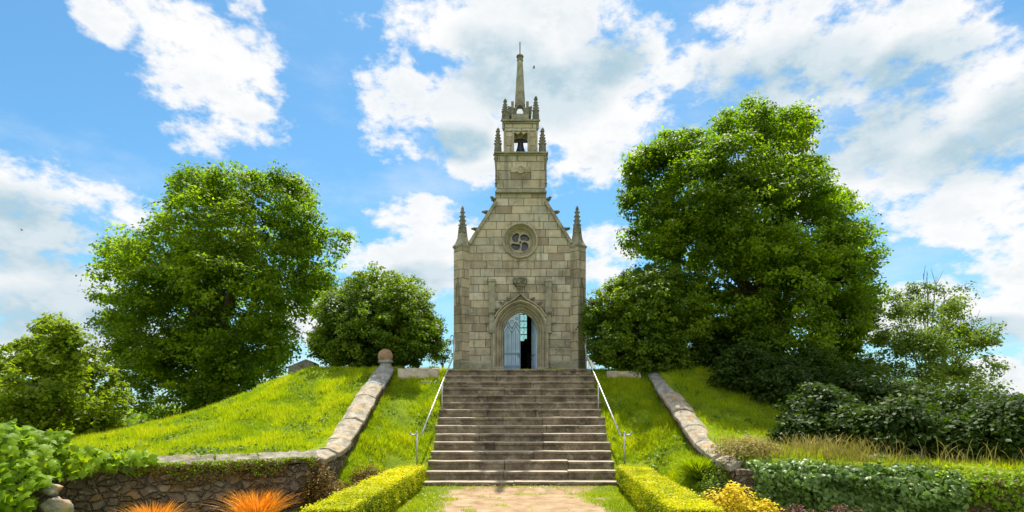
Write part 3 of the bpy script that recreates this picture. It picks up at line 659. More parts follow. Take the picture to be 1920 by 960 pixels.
for k, (px, py, r_, lab) in enumerate(((96, 918, 0.11, 'rounded grey lichened boulder at the wall end, upper one under the vine'), (108, 952, 0.17, 'pale white lichened boulder at the bottom left corner under another'))):
    a = at(px, py, 8.5)
    tag(MB().ball(a, r_, 24, (1.2, .9, .85), .5, k+2).build('boulder', M['whiterock'], None, loc=(a.x, a.y, a.z-r_*.8), rough=0.025, rscale=6, smooth=True), lab, 'boulder', 'lichened boulders at the left wall end')
# ------------------------------------------------------------------ chapel
CX = 0.284; YF = 19.2
def u(px): return CX+(px-976)/56.25
def zz(py): return 2+(760-py)/56.25
ch = empty('chapel', (CX, YF, TOP), 'small gothic stone chapel with an open belfry and spire at the head of the steps', 'chapel')
AH, ZS, CC = 0.569, zz(622), 0.139; RR = AH+CC
def arch(d=0.0, z0=TOP, n=14, jamb=True):
    """pointed arch, offset outward by d; list of ((x,z),(outward))"""
    P = []; top = math.acos(CC/RR)
    if jamb: P.append(((CX-AH-d, z0), (-1, 0)))
    for i in range(n):
        a = math.pi-(math.pi-(math.pi-top))*0 - (top)*i/n   # from pi down to pi-top
        P.append(((CX+CC+(RR+d)*math.cos(a), ZS+(RR+d)*math.sin(a)), (math.cos(a), math.sin(a))))
    h = math.sqrt((RR+d)**2-CC**2); P.append(((CX, ZS+h), (0, (RR+d)/h)))
    for (x, z), (ox, oz) in P[-2::-1]: P.append(((2*CX-x, z), (-ox, oz)))
    return P
def circ(cx_, cz_, r, n=40): return [((cx_+r*math.cos(2*math.pi*i/n), cz_+r*math.sin(2*math.pi*i/n)), (math.cos(2*math.pi*i/n), math.sin(2*math.pi*i/n))) for i in range(n)]
RX, RZ = u(975.5), zz(452)
outer = [(u(872), TOP-.3), ] 
door_o = [p for p, _ in arch(0.30, TOP-.3)]
# facade outline with the doorway cut into the bottom edge
poly = [(u(872), TOP-.3)]+door_o+[(u(1080), TOP-.3), (u(1080), zz(462)), (u(1071), zz(455)), (u(1024), zz(380)), (u(1024), zz(361)), (u(930), zz(361)), (u(930), zz(380)), (u(881), zz(455)), (u(872), zz(462))]
hole = [p for p, _ in circ(RX, RZ, 0.50)]
MB().plate([poly, hole], YF, YF+0.6).build('facade', M['ashlar'], ch)
# plinth course
for a, b in ((880, 921), (1031, 1072)):
    MB().add([(u(a), YF-.07, TOP-.2), (u(b), YF-.07, TOP-.2), (u(b), YF+.02, TOP-.2), (u(a), YF+.02, TOP-.2), (u(a), YF-.07, TOP+.28), (u(b), YF-.07, TOP+.28), (u(b), YF+.02, TOP+.36), (u(a), YF+.02, TOP+.36)],
             [(3,2,1,0),(4,5,6,7),(0,1,5,4),(1,2,6,5),(2,3,7,6),(3,0,4,7)]).build('plinth', M['lichened'], ch, cuts=0.15, rough=0.008, rscale=6, bevel=0.01)
prof = [(0, 19.60), (0, 19.47), (.03, 19.43), (.065, 19.45), (.08, 19.38), (.115, 19.33), (.15, 19.35), (.165, 19.27), (.205, 19.22), (.24, 19.25), (.26, 19.17), (.30, 19.09), (.345, 19.09), (.365, 19.17), (.365, 19.60)]
MB().sweep(arch(0.0, TOP-.1), prof).build('door_surround', M['dressed'], ch, rough=0.004, rscale=8)
for sgn in (-1, 1):
    x0 = CX+sgn*(AH+.19); MB().box(x0-.20, x0+.20, 19.06, 19.5, TOP-.1, TOP+.14).build('jamb_base', M['lichened'], ch, bevel=0.02, cuts=.12, rough=.008, rscale=5)
    xs = sorted((u(922.5)+(-1 if sgn < 0 else 1)*0 if sgn < 0 else u(1028), 0))  # centre line of the flanking pilaster
    xc = u(922.5) if sgn < 0 else u(1028)
    mb = MB(); mb.box(xc-.105, xc+.105, 19.06, 19.22, zz(588), zz(530)); mb.box(xc-.125, xc+.125, 19.04, 19.22, zz(530), zz(525)); mb.box(xc-.09, xc+.09, 19.08, 19.22, zz(621), zz(588)); mb.box(xc-.11, xc+.11, 19.07, 19.22, zz(625), zz(621))
    mb.box(xc-.06+.03*(-sgn), xc+.06+.03*(-sgn), 19.12, 19.22, TOP, zz(625)); mb.frust((xc, 19.09), zz(590), zz(586), .10, .155)
    mb.build('pilaster', M['lichened'], ch, bevel=0.012, cuts=.12, rough=.006, rscale=7)
# leafy hood over the arch and the corbel above it
mb = MB(); ap = arch(0.46, n=12, jamb=False)
for i, ((x, z), (ox, oz)) in enumerate(ap):
    if i in (2, 4, 6, 8, 10, 14, 16, 18, 20, 22):
        mb = MB()
        for j in range(3): mb.ball((x+ox*(.02+.04*j)-.03*j*(1 if x < CX else -1), 19.15-.01*j, z+oz*.03*j), .052-.009*j, 8, (1.1, .7, .9), .5, i+j)
        mb.build('foliage_crocket', M['greystone'], ch, rough=.012, rscale=14)
hood = [p for p in arch(0.36, n=12, jamb=False)][4:-4]
MB().sweep([((x, z+0.16*max(0, 1-abs(x-CX)/.30)**2), o_) for (x, z), o_ in hood], [(0, 19.2), (0, 19.10), (.02, 19.05), (.05, 19.05), (.06, 19.2)]).build('hood_mould', M['dressed'], ch, rough=.004)
mb = MB(); mb.box(u(962.5), u(987.5), 19.02, 19.22, zz(533), zz(522)); mb.box(u(965), u(985), 19.05, 19.22, zz(537), zz(533)); mb.frust((u(975), 19.14), zz(550), zz(537), .05, .17)
mb.build('corbel', M['greystone'], ch, cuts=.05, rough=.028, rscale=11)
# rose window
rp = [(0, 19.55), (0, 19.38), (.03, 19.33), (.07, 19.35), (.09, 19.27), (.13, 19.20), (.165, 19.23), (.18, 19.13), (.20, 19.10), (.23, 19.11), (.24, 19.18), (.24, 19.55)]
rw = MB().sweep(circ(RX, RZ, 0.352, 48), rp, closed=True).build('rose_window', M['dressed'], ch, rough=.003, rscale=8)
loops = [[p for p, _ in circ(RX, RZ, 0.362, 48)]]
for k in range(4):
    th = math.pi/2*k+math.pi/4+.35; L1, L2 = [], []
    for j in range(13):
        t_ = j/12; r_ = .075+.265*t_; hw = .66*max(0.0, math.sin(math.pi*min(1, t_*.93+.04)))**.5; tw = -.55*t_
        L1.append((RX+r_*math.cos(th+tw-hw), RZ+r_*math.sin(th+tw-hw))); L2.append((RX+r_*math.cos(th+tw+hw), RZ+r_*math.sin(th+tw+hw)))
    loops.append(L1+L2[::-1])
loops.append([p for p, _ in circ(RX, RZ, 0.036, 8)])
MB().plate(loops, 19.34, 19.42).build('tracery', M['dressed'], rw)
MB().plate([[p for p, _ in circ(RX, RZ, 0.40, 32)]], 19.45, 19.47).build('rose_glass', M['roseglass'], rw)
# gable copings with crockets
for sgn in (-1, 1):
    e0 = Vector((u(880.5) if sgn < 0 else u(1071.5), zz(457))); e1 = Vector((u(931) if sgn < 0 else u(1023), zz(378))); d = (e1-e0).normalized(); nn = Vector((-d.y, d.x)) if sgn > 0 else Vector((-d.y, d.x)); 
    if nn.x*sgn < 0: nn = -nn
    q = [e0-nn*.05, e1-nn*.05, e1+nn*.055, e0+nn*.055]
    mb = MB().plate([[(p.x, p.y) for p in q]], 19.13, 19.95)
    mb.build('gable_coping', M['lichened'], ch, bevel=.015, cuts=.2, rough=.008, rscale=5)
    for t_ in (0.30, 0.70):
        p = e0+(e1-e0)*t_+nn*.055; mb = MB()
        mb.tube([(p.x-sgn*.03, 19.35, p.y), (p.x+sgn*.06, 19.30, p.y+.07), (p.x+sgn*.17, 19.26, p.y+.075)], [.05, .055, .03], 8); mb.box(p.x+sgn*.02-.07, p.x+sgn*.02+.12 if sgn > 0 else p.x+.05, 19.20, 19.42, p.y+.06, p.y+.10)
        mb.build('crocket', M['greystone'], ch, cuts=.06, rough=.012, rscale=12)
    mb = MB(); gx_ = u(925.5) if sgn < 0 else u(1027.5)
    mb.ball((gx_, 19.25, zz(373)), .075, 12, (1.25, 1.2, .8), .4, 4); mb.ball((gx_+sgn*.06, 19.15, zz(371)), .05, 10, (1.2, 1.2, .8), .4, 9); mb.tube([(gx_-sgn*.08, 19.5, zz(374)), (gx_, 19.3, zz(373))], .06, 8)
    mb.build('gargoyle', M['greystone'], ch, rough=.012, rscale=12)
# corner buttresses, set diagonally
def pinnacle(c, z0, z1, r, parent, rot=0.0, crk=4, name='pinnacle'):
    H = z1-z0; mb = MB()
    mb.frust(c, z0, z0+H*.05, r*1.05, r*1.15, 4, rot); mb.frust(c, z0+H*.05, z0+H*.20, r*1.0, r*.80, 4, rot)
    mb.frust(c, z0+H*.18, z0+H*.42, r*.86, r*.74, 4, rot+math.pi/4 if rot else rot); mb.frust(c, z0+H*.40, z0+H*.90, r*.70, r*.32, 8, rot)
    for k in range(crk):
        zc = z0+H*(.44+.42*k/crk); rk = r*(.72-.36*(k/crk))
        for a in range(4): mb.ball((c[0]+rk*math.cos(a*math.pi/2+rot), c[1]+rk*math.sin(a*math.pi/2+rot), zc), r*.25*(1-.1*k), 6, amp=.3, seed=k+a)
    mb.frust(c, z0+H*.88, z0+H*.91, r*.5, r*.5, 8); mb.ball((c[0], c[1], z0+H*.95), r*.42, 8, (1, 1, 1.0), .3, 1); mb.ball((c[0], c[1], z0+H*1.0), r*.22, 8)
    return mb.build(name, M['greystone'], parent, rough=.006, rscale=12)
for sgn, px in ((-1, 867), (1, 1082.5)):
    c = (u(px), YF+.06); mb = MB(); mb.frust(c, TOP-.3, zz(465), .292, .292, 4, 0)
    bt = mb.build('buttress', M['ashlar_fine'], ch)
    mb = MB(); mb.frust(c, TOP-.3, TOP+.30, .32, .32, 4, 0); mb.frust(c, TOP+.30, TOP+.36, .32, .293, 4, 0); mb.build('plinth', M['lichened'], bt, bevel=.01)
    mb = MB(); mb.frust(c, zz(466), zz(463), .295, .335, 4, 0); mb.frust(c, zz(463), zz(460.5), .335, .335, 4, 0)
    n = 6; rs_ = [.315, .25, .205, .175, .160, .155]; zs_ = [zz(q) for q in (460.5, 456, 451, 446, 441, 437)]
    for i in range(5): mb.frust(c, zs_[i], zs_[i+1], rs_[i], rs_[i+1], 4, 0)
    mb.build('cap', M['lichened'], bt, rough=.006, rscale=8)
    mb = MB(); mb.frust(c, zz(440), zz(424), .155, .130, 4, 0)
    for a in range(4):
        an = a*math.pi/2+math.pi/4; mb.frust((c[0]+.075*math.cos(an), c[1]+.075*math.sin(an)), zz(436), zz(416), .075, .005, 4, math.pi/4)
    mb.frust(c, zz(426), zz(391), .115, .038, 8, 0)
    for k in range(4):
        for a in range(4): rk = .118-.018*k; mb.ball((c[0]+rk*math.cos(a*math.pi/2), c[1]+rk*math.sin(a*math.pi/2), zz(421-8*k)), .034, 6, (1, 1, .9), .3, a+k)
    mb.frust(c, zz(393), zz(391), .055, .055, 8, 0); mb.ball((c[0], c[1], zz(389)), .05, 10, (1, 1, .7), .2, 3); mb.ball((c[0], c[1], zz(386.5)), .028, 8)
    mb.build('pinnacle', M['greystone'], bt, rough=.006, rscale=12)
    # small blind niche carved on the outward front face
    nx_, ny_ = -sgn*.7071*-1, -.7071
    fcx, fcy = c[0]+nx_*.2065, c[1]-.2065; tx, ty = .7071*sgn, -.7071*-1*1
    tx, ty = -ny_, nx_
    mb = MB()
    def onf(s_, z, o_=0.0): return (fcx+tx*s_+nx_*o_, fcy+ty*s_+ny_*o_, z)
    for (s0, z0_, s1, z1_) in ((-.07, zz(570), -.07, zz(540)), (.07, zz(570), .07, zz(540)), (-.07, zz(540), 0, zz(531)), (.07, zz(540), 0, zz(531)), (-.09, zz(571), .09, zz(571)), (0, zz(531), 0, zz(524))):
        mb.tube([onf(s0, z0_, .005), onf(s1, z1_, .005)], .016, 6)
    mb.ball(onf(0, zz(523), .01), .03, 8, amp=.4)
    mb.build('blind_niche', M['greystone'], bt, rough=.003)
# nave behind the facade: walls with side buttresses and lancets, slate roof, east wall with its window
NX0, NX1, NY1, EV = u(880), u(1072), 28.3, 7.25
for sgn, x0, x1 in ((-1, NX0, NX0+.45), (1, NX1-.45, NX1)):
    MB().box(x0, x1, YF+.58, NY1, TOP-.4, EV).build('nave_wall', M['ashlar'], ch)
    for yb in (22.2, 25.2, 28.1):
        xo = x0-.35 if sgn < 0 else x1-.02
        MB().add([(xo, yb-.25, TOP-.6), (xo+.37, yb-.25, TOP-.6), (xo+.37, yb+.25, TOP-.6), (xo, yb+.25, TOP-.6), (xo if sgn > 0 else xo, yb-.25, 6.2 if sgn < 0 else 6.8), (xo+.37, yb-.25, 6.8 if sgn < 0 else 6.2), (xo+.37, yb+.25, 6.8 if sgn < 0 else 6.2), (xo, yb+.25, 6.2 if sgn < 0 else 6.8)],
                 [(3,2,1,0),(4,5,6,7),(0,1,5,4),(1,2,6,5),(2,3,7,6),(3,0,4,7)]).build('side_buttress', M['ashlar'], ch)
RIDGE = 9.35
for sgn in (-1, 1):
    xe = NX0-.12 if sgn < 0 else NX1+.12; xm = CX
    v_ = [(xe, YF+.59, EV-.1), (xm, YF+.59, RIDGE), (xm, NY1+.1, RIDGE), (xe, NY1+.1, EV-.1)]; v2 = [(a, b, c_+.10) for a, b, c_ in v_]
    MB().add(v_+v2, [(0,1,2,3),(7,6,5,4),(0,4,5,1),(1,5,6,2),(2,6,7,3),(3,7,4,0)]).build('roof', M['slate'], ch)
wl, wr_, wb, wt_ = CX-.40, CX+.44, 5.12, 6.55
wpts = [(wl, wb), (wr_, wb), (wr_, wt_), (CX+.28, wt_+.35), (CX+.02, wt_+.6), (CX-.24, wt_+.35), (wl, wt_)]
MB().plate([[(NX0+.02, TOP-.4), (NX1-.02, TOP-.4), (NX1-.02, EV-.05), (CX, RIDGE-.02), (NX0+.02, EV-.05)], wpts], NY1-.35, NY1+.02).build('east_wall', M['plaster'], ch)
ew = MB().plate([wpts], NY1-.20, NY1-.19).build('east_window', M['leadglass'], ch)
mb = MB()
for q in np.linspace(wl+.14, wr_-.14, 3): mb.box(q-.008, q+.008, NY1-.23, NY1-.17, wb, wt_+.3)
for q in np.arange(wb, wt_+.5, .33): mb.box(wl, wr_, NY1-.235, NY1-.165, q-.018, q+.018)
for q in np.arange(-2.2, 2.2, .17):
    for sg in (-1, 1):
        a = Vector((CX+q, 0, wb)); pts = []
        for k in range(30):
            x = CX+q+sg*k*.07*.6; z = wb+k*.07
            if wl+.01 < x < wr_-.01 and z < wt_+.15: pts.append((x, NY1-.21, z))
        if len(pts) > 1: mb.tube([pts[0], pts[-1]], .005, 4)
mb.build('leading', M['iron'], ew)
MB().box(NX0+.4, NX1-.4, YF-.02, NY1-.3, TOP-.3, TOP+.03).build('chapel_floor', M['slab'], ch)
MB().box(CX-AH-.02, CX+AH+.02, YF-.16, YF+.1, TOP-.2, TOP+.05).build('threshold', M['slab'], ch, bevel=.01)
# blue door leaves
def leaf_verts(mb, sgn):
    pts = [p for p, _ in arch(-.01, TOP+.06)]; half = [p for p in pts if p[0] <= CX+1e-6]
    mb.plate([[(x, z) for x, z in half]+[(CX, TOP+.06)]], 19.50, 19.55)
def zat(x):   # height of the arch edge at x
    return ZS+math.sqrt(max(0.0, (RR-.03)**2-(x-(CX+CC))**2))
def leaf(sgn):
    main = MB(); leaf_verts(main, sgn)
    ribs = MB()
    for q in (0.02, .165, .29, .42, .545):
        x = CX-q; top = min(zz(617), zat(x)-.03) if q not in (.02, .545) else zat(x)-.03
        ribs.box(x-.012, x+.012, 19.474, 19.502, TOP+.07, top)
    for q in (.09, .23, .355, .48):
        x = CX-q; ribs.box(x-.006, x+.006, 19.488, 19.502, TOP+.07, zz(622))
    ribs.box(CX-.56, CX-.008, 19.47, 19.503, zz(663), zz(660)); ribs.box(CX-.56, CX-.008, 19.482, 19.503, zz(689), zz(684))
    for a, b in ((.02, .29), (.29, .545)):
        m_ = (a+b)/2
        for z0_, z1_ in ((zz(623), zz(610)), (zz(614), zz(601))):
            ribs.tube([(CX-a, 19.49, z0_), (CX-m_, 19.485, z1_)], .013, 6); ribs.tube([(CX-b, 19.49, z0_), (CX-m_, 19.485, z1_)], .013, 6)
    for (q, zc, r_) in ((.155, zz(606), .045), (.40, zz(608), .045), (.28, zz(601), .05), (.12, zz(595), .04), (.28, zz(613), .03)):
        ribs.tube([(CX-q+r_*math.cos(a), 19.49, zc+r_*math.sin(a)) for a in np.linspace(0, 2*math.pi, 13)], .009, 5)
    hand = MB(); hand.tube([(CX-.05, 19.47, zz(662)), (CX-.05, 19.43, zz(662)), (CX-.05, 19.43, zz(668)), (CX-.05, 19.47, zz(668))], .012, 6)
    return main, ribs, hand
for sgn in (-1, 1):
    parts = leaf(sgn)
    if sgn > 0:
        ang = R(76)
        for mb in parts:
            out = []
            for x, y, z in mb.v:
                x = 2*CX-x; dx, dy = x-(CX+AH), y-19.5
                out.append((CX+AH-.015+dx*math.cos(ang)+dy*math.sin(ang)*1, 19.5-dx*math.sin(ang)+dy*math.cos(ang), z))
            mb.v = out
    d_ = parts[0].build('door_leaf', M['blue'], ch, loc=None)
    if sgn > 0: d_['label'] = 'right door leaf swung open into the chapel'
    else: d_['label'] = 'closed left door leaf'
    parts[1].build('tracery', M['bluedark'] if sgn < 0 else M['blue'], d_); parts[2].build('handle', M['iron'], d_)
# tower
TY0, TY1 = YF-.06, YF+1.25
def bx(mb, p0, p1, q0, q1, y0, y1): return mb.box(u(p0), u(p1), y0, y1, zz(q0), zz(q1))
bx(MB(), 931, 1022.5, 362, 290, TY0, TY1).build('tower', M['ashlar_fine'], ch)
mb = MB(); mb.plate([[(u(928.5), zz(363)), (u(1025), zz(363)), (u(1025), zz(360.5)), (u(1021), zz(357)), (u(932), zz(357)), (u(928.5), zz(360.5))]], TY0-.06, TY1+.06); mb.build('base_moulding', M['lichened'], ch, bevel=.015, cuts=.2, rough=.006)
mb = MB(); bx(mb, 929, 1024.5, 293, 290.5, TY0-.05, TY1+.05); bx(mb, 926.5, 1027.5, 290.6, 287.5, TY0-.1, TY1+.1); mb.build('cornice', M['lichened'], ch, bevel=.02, cuts=.15, rough=.008, rscale=5)
for px in (930.5, 1023):
    mb = MB(); c = (u(px), TY0+.02)
    mb.tube([(c[0], c[1], zz(352)), (c[0], c[1], zz(295))], .032, 8)
    for q, r_ in ((345, .06), (338, .052), (331, .045), (300, .05)): mb.lathe(c, [(r_*.6, zz(q)-.03), (r_, zz(q)), (r_*.6, zz(q)+.03)], 8)
    mb.lathe(c, [(.03, zz(306)), (.085, zz(299)), (.06, zz(294))], 8)
    mb.build('colonnette', M['greystone'], ch, rough=.004, rscale=10)
mb = MB(); mdx, mdz = u(976), zz(320)
mb.sweep(circ(mdx, mdz, .085, 24), [(0, 19.16), (0, 19.11), (.02, 19.09), (.045, 19.10), (.05, 19.16)], closed=True); mb.plate([[p for p, _ in circ(mdx, mdz, .09, 24)]], 19.115, 19.15); mb.ball((mdx, 19.11, mdz), .04, 8, (1, .4, 1))
mb.build('medallion', M['dressed'], ch)
for x0, x1 in ((958, 969.5), (983, 995)): MB().box(u(x0), u(x1), 19.11, 19.145, zz(325), zz(315)).build('blank_shield', M['dressed'], ch, bevel=.01)
# belfry
BY0, BY1 = YF+.12, YF+.66
opn = [(u(961.5), zz(291)), (u(961.5), zz(248)), (u(963.5), zz(245.5)), (u(968), zz(246)), (u(971), zz(248.5)), (u(976.5), zz(243.5)), (u(982), zz(248.5)), (u(985), zz(246)), (u(990), zz(245.5)), (u(992), zz(248)), (u(992), zz(291))]
pl = [(u(946.5), zz(291))]+opn+[(u(1006), zz(291)), (u(1006), zz(227)), (u(946.5), zz(227))]
MB().plate([pl], BY0, BY1).build('belfry', M['ashlar_fine'], ch)
for px in (946.5, 962, 991.5, 1006):
    MB().box(u(px)-.04, u(px)+.04, BY0-.03, BY0+.03, zz(289), zz(243)).build('pier_shaft', M['dressed'], ch, bevel=.015)
mb = MB(); bx(mb, 944.5, 1008, 229, 226, BY0-.05, BY1+.05); bx(mb, 942, 1010.5, 226, 222.5, BY0-.10, BY1+.10); bx(mb, 945, 1007.5, 243.5, 241.5, BY0-.03, BY0+.1)
for px in (943.5, 1009): mb.ball((u(px), BY0, zz(237)), .05, 8, (1, 1.2, .9), .3); mb.box(u(px)-.035, u(px)+.035, BY0, BY0+.1, zz(236), zz(225))
mb.build('cornice', M['lichened'], ch, bevel=.015, cuts=.15, rough=.006, rscale=6)
for px in (933.5, 1017.5):
    pinnacle((u(px), BY0+.05), zz(288), zz(240)+.06, .15, ch)
pinnacle((u(947), BY0+.05), zz(223), zz(186.5)+.09, .135, ch); pinnacle((u(1005), BY0+.05), zz(223), zz(181.5)+.09, .135, ch)
# spire with gablets: it stands back from the front, so its heights are read at its own depth
SX, SY = u(975.3), (BY0+BY1)/2
zf = zz
def zz(py): return 2+(760-py)*SY/1080
sp_ = MB(); sp_.frust((SX, SY), zz(199), zz(116), .192, .100, 8, math.pi/8)
sp_.frust((SX, SY), zf(222.5), zz(221), .42, .40, 4)
sp = sp_.build('spire', M['lichened'], ch, cuts=.25, rough=.004, rscale=5)
for a in range(4):
    mb = MB(); w0 = .245; tp_ = 11 if a == 2 else 0
    ah = [(.115, zz(221.5)), (.115, zz(213-tp_)), (.08, zz(208.5-tp_)), (0, zz(205-tp_)), (-.08, zz(208.5-tp_)), (-.115, zz(213-tp_)), (-.115, zz(221))]
    lp = [(-w0, zz(222))]+[(-.115, zz(222))]+[(-x, z) for x, z in ah][1:-1]+[(.115, zz(222)), (w0, zz(222)), (w0*.95, zz(217-tp_)), (0, zz(189.5)), (-w0*.95, zz(217-tp_))]
    mb.plate([lp], -.30, -.21)
    an = a*math.pi/2
    mb.v = [(SX+x*math.cos(an)-y*math.sin(an), SY+x*math.sin(an)+y*math.cos(an), z) for x, y, z in mb.v]
    mb.build('gablet', M['greystone'], sp, bevel=.012)
for sgn in (-1, 1):
    MB().add([(SX+sgn*.12, BY0+.12, zz(222)), (SX+sgn*.37, BY0+.12, zz(222)), (SX+sgn*.37, BY0+.63, zz(222)), (SX+sgn*.12, BY0+.63, zz(222)), (SX+sgn*.14, BY0+.12, zz(206.5)), (SX+sgn*.41, BY0+.12, zz(202.5)), (SX+sgn*.41, BY0+.63, zz(202.5)), (SX+sgn*.14, BY0+.63, zz(206.5))],
             [(3,2,1,0),(4,5,6,7),(0,1,5,4),(1,2,6,5),(2,3,7,6),(3,0,4,7)]).build('spire_pier', M['greystone'], sp, bevel=.01)
mb = MB(); mb.lathe((SX, SY), [(.085, zz(117)), (.115, zz(114)), (.10, zz(111)), (.09, zz(109)), (.125, zz(107)), (.12, zz(105)), (.06, zz(102.5)), (.02, zz(101.5))], 12); mb.build('finial', M['greystone'], sp, rough=.006)
MB().tube([(SX, SY, zz(104)), (SX, SY, zz(79))], .017, 6).build('rod', M['iron'], sp)
# bell
bl = empty('church_bell', (u(976), SY, zz(287)), 'dark bronze bell hanging from a beam in the open belfry of the chapel', 'bell')
bxp, k = u(976.3), 1
mb = MB(); mb.lathe((bxp, SY), [(.155, zz(286.5)), (.165, zz(285)), (.145, zz(282)), (.115, zz(277)), (.10, zz(272)), (.095, zz(269)), (.06, zz(267.5)), (.03, zz(267))], 20); mb.tube([(bxp, SY, zz(280)), (bxp, SY, zz(287.5))], .02, 6); mb.build('bell_body', M['bronze'], bl, smooth=False)
mb = MB(); 
for i in range(9): q = -1+2*i/8; mb.ball((bxp+q*.235, SY, zz(265.5)+.045*(1-q*q)+.01*(i % 2)), .048, 8, (1, .9, .9), .2, i)
mb.box(u(962.5), u(991), SY-.05, SY+.05, zz(267), zz(264.5)); mb.box(bxp-.05, bxp+.05, SY-.03, SY+.03, zz(268), zz(261)); mb.tube([(u(967), SY-.08, zz(265)), (u(967.5), SY-.08, zz(275))], .008, 5); mb.build('headstock', M['iron'], bl)
zz = zf
# inside the chapel
al = empty('altar', (CX+.1, 27.0, TOP+.03), 'dark altar seen through the open door beneath the bright window', 'altar')
mb = MB().box(CX-.75, CX+.95, 26.8, 27.5, TOP+.03, TOP+1.05); mb.box(CX-.8, CX+1.0, 26.75, 27.55, TOP+1.05, TOP+1.12); mb.build('altar_table', M['wood'], al, bevel=.01)
MB().box(CX+.1, CX+.75, 27.3, 27.5, TOP+1.12, TOP+1.75).build('reredos', M['wood'], al, bevel=.02)
mb = MB(); mb.lathe((CX+.36, 27.1), [(.07, TOP+1.12), (.02, TOP+1.16), (.02, TOP+1.5), (.05, TOP+1.55), (.09, TOP+1.9), (.03, TOP+2.0)], 12); mb.build('gilt_urn', M['gold'], al)
for i, yb in enumerate((22.6, 24.2)):
    b_ = empty('bench', (CX+.75, yb, TOP+.03), ['nearest dark wooden bench glimpsed inside the open door', 'farther dark wooden bench glimpsed inside the open door'][i], 'bench', 'benches inside the chapel')
    MB().box(CX+.32, CX+1.3, yb-.2, yb+.2, TOP+.43, TOP+.48).build('seat', M['wood'], b_); MB().box(CX+.32, CX+1.3, yb+.18, yb+.22, TOP+.5, TOP+.95).build('backrest', M['wood'], b_)
    for q in (.36, 1.26): MB().box(CX+q-.03, CX+q+.03, yb-.18, yb+.2, TOP+.03, TOP+.43).build('leg', M['wood'], b_)
# birds
for px, py, Y, lab in ((1001, 128, 40, 'tiny dark bird flying to the right of the spire'), (41, 432, 55, 'tiny dark bird flying over the cloud at the far left')):
    c = at(px, py, Y); mb = MB(); mb.ball(c, .05, 8, (1.6, .6, .6)); b_ = mb.build('bird', M['iron'], None, loc=c, smooth=True); tag(b_, lab, 'bird', 'birds in the sky')
    for s_ in (-1, 1): MB().add([c+Vector((-.08, s_*.03, .02)), c+Vector((.08, s_*.03, .02)), c+Vector((.02, s_*.15, .12)), c+Vector((0, s_*.15, .11)), c+Vector((-.08, s_*.03, .04)), c+Vector((.08, s_*.03, .04))], [(0, 1, 2), (0, 2, 3), (4, 3, 2), (4, 2, 5), (0, 3, 4), (1, 5, 2), (0, 4, 5, 1)]).build('wing', M['iron'], b_)

# ------------------------------------------------------------------ trees
def cl(px_list, Y, rng, dj=0.5, flat=1.0, deep=0.7):
    A = np.array(px_list, float); mx, Mx = (A[:, 0]-A[:, 2]).min(), (A[:, 0]+A[:, 2]).max(); my, My = (A[:, 1]-A[:, 2]).min(), (A[:, 1]+A[:, 2]).max()
    cx_, cy_, W, H = (mx+Mx)/2, (my+My)/2, (Mx-mx)/2, (My-my)/2
    out = []; sg = 1
    for px, py, r in px_list:
        e = max(0.0, 1-((px-cx_)/W)**2-((py-cy_)/H)**2)**.5
        if r*Y/F < .5: n_ = 1
        else: n_ = 2
        for k in range(n_):
            sg = -sg
            y = Y+(sg*(.45+.5*rng.random()) if n_ == 2 else rng.uniform(-.5, .5))*e*W*Y/F*deep
            rr_ = r*Y/F; c = at(px, py, y); out.append((c.x, c.y, c.z, rr_*y/Y, rr_*1.0, rr_*flat*y/Y))
    return out
def tree(name, px_list, Y, base_px, r0, mat, label, cat, seed, nsub, per, sr, leaf, trunk_mat='bark', group=None, nl=14, dj=.5, shell=.5, inner=.25, aspect=.62, under=.45, deep=.7, flat=.5, gap=None, gsc=.75, extra=None, base_y=None):
    rg = np.random.default_rng(seed)
    Yb = base_y or Y; bx_ = (base_px-960)*Yb/F; bz = float(T(bx_, Yb))
    rt = empty(name, (bx_, Yb, bz), label, cat, group)
    K = cl(px_list, Y, rg, dj, deep=deep)
    P, Nn, val = clumps(K, rg, nsub, per, sr, shell=shell, inner=inner, under=under, flat=flat, gap=gap, gsc=gsc)
    foliage('crown', P, Nn, leaf*(0.7+0.6*rg.random(len(P))), rg, M[mat], rt, rnd=val, aspect=aspect)
    mb = MB(); top = max(K, key=lambda k: k[2]); h = (np.mean([k[2] for k in K])-bz)
    fork = Vector((bx_, Yb, bz+max(.3, h*.35)))
    mb.tube([(bx_, Yb, bz-.3), (bx_+.02, Yb, bz+.2), fork], [r0*1.35, r0*1.05, r0*.9], 10)
    order = sorted(K, key=lambda k: -k[3])[:nl]
    limbs(mb, fork, [(Vector(k[:3])+Vector((0, 0, k[5]*.5)), r0*.5) for k in order], r0, rg)
    if extra: extra(mb, rg)
    mb.build('trunk', M[trunk_mat], rt)
    return rt
tree('oak_tree', [(372, 368, 50), (445, 372, 58), (530, 382, 55), (556, 355, 22), (560, 430, 50), (605, 470, 42), (640, 462, 26), (480, 455, 85), (385, 450, 85), (300, 485, 60), (235, 492, 44), (200, 520, 28), (250, 555, 62), (330, 560, 88), (430, 560, 98), (515, 560, 72), (568, 530, 40), (600, 530, 28), (215, 622, 36), (275, 660, 70), (360, 670, 88), (450, 660, 84), (512, 640, 42), (262, 720, 52), (325, 745, 55), (420, 730, 55), (478, 700, 44), (300, 430, 18), (350, 335, 16), (645, 500, 16), (190, 575, 14)],
     26.0, 400, .42, 'oak', 'broad round oak tree left of the chapel, its crown touching the slope', 'tree', 11, 3700, 40, .46, .155, under=.6, shell=.6, inner=.12, deep=.5, gap=-.06, gsc=.6)
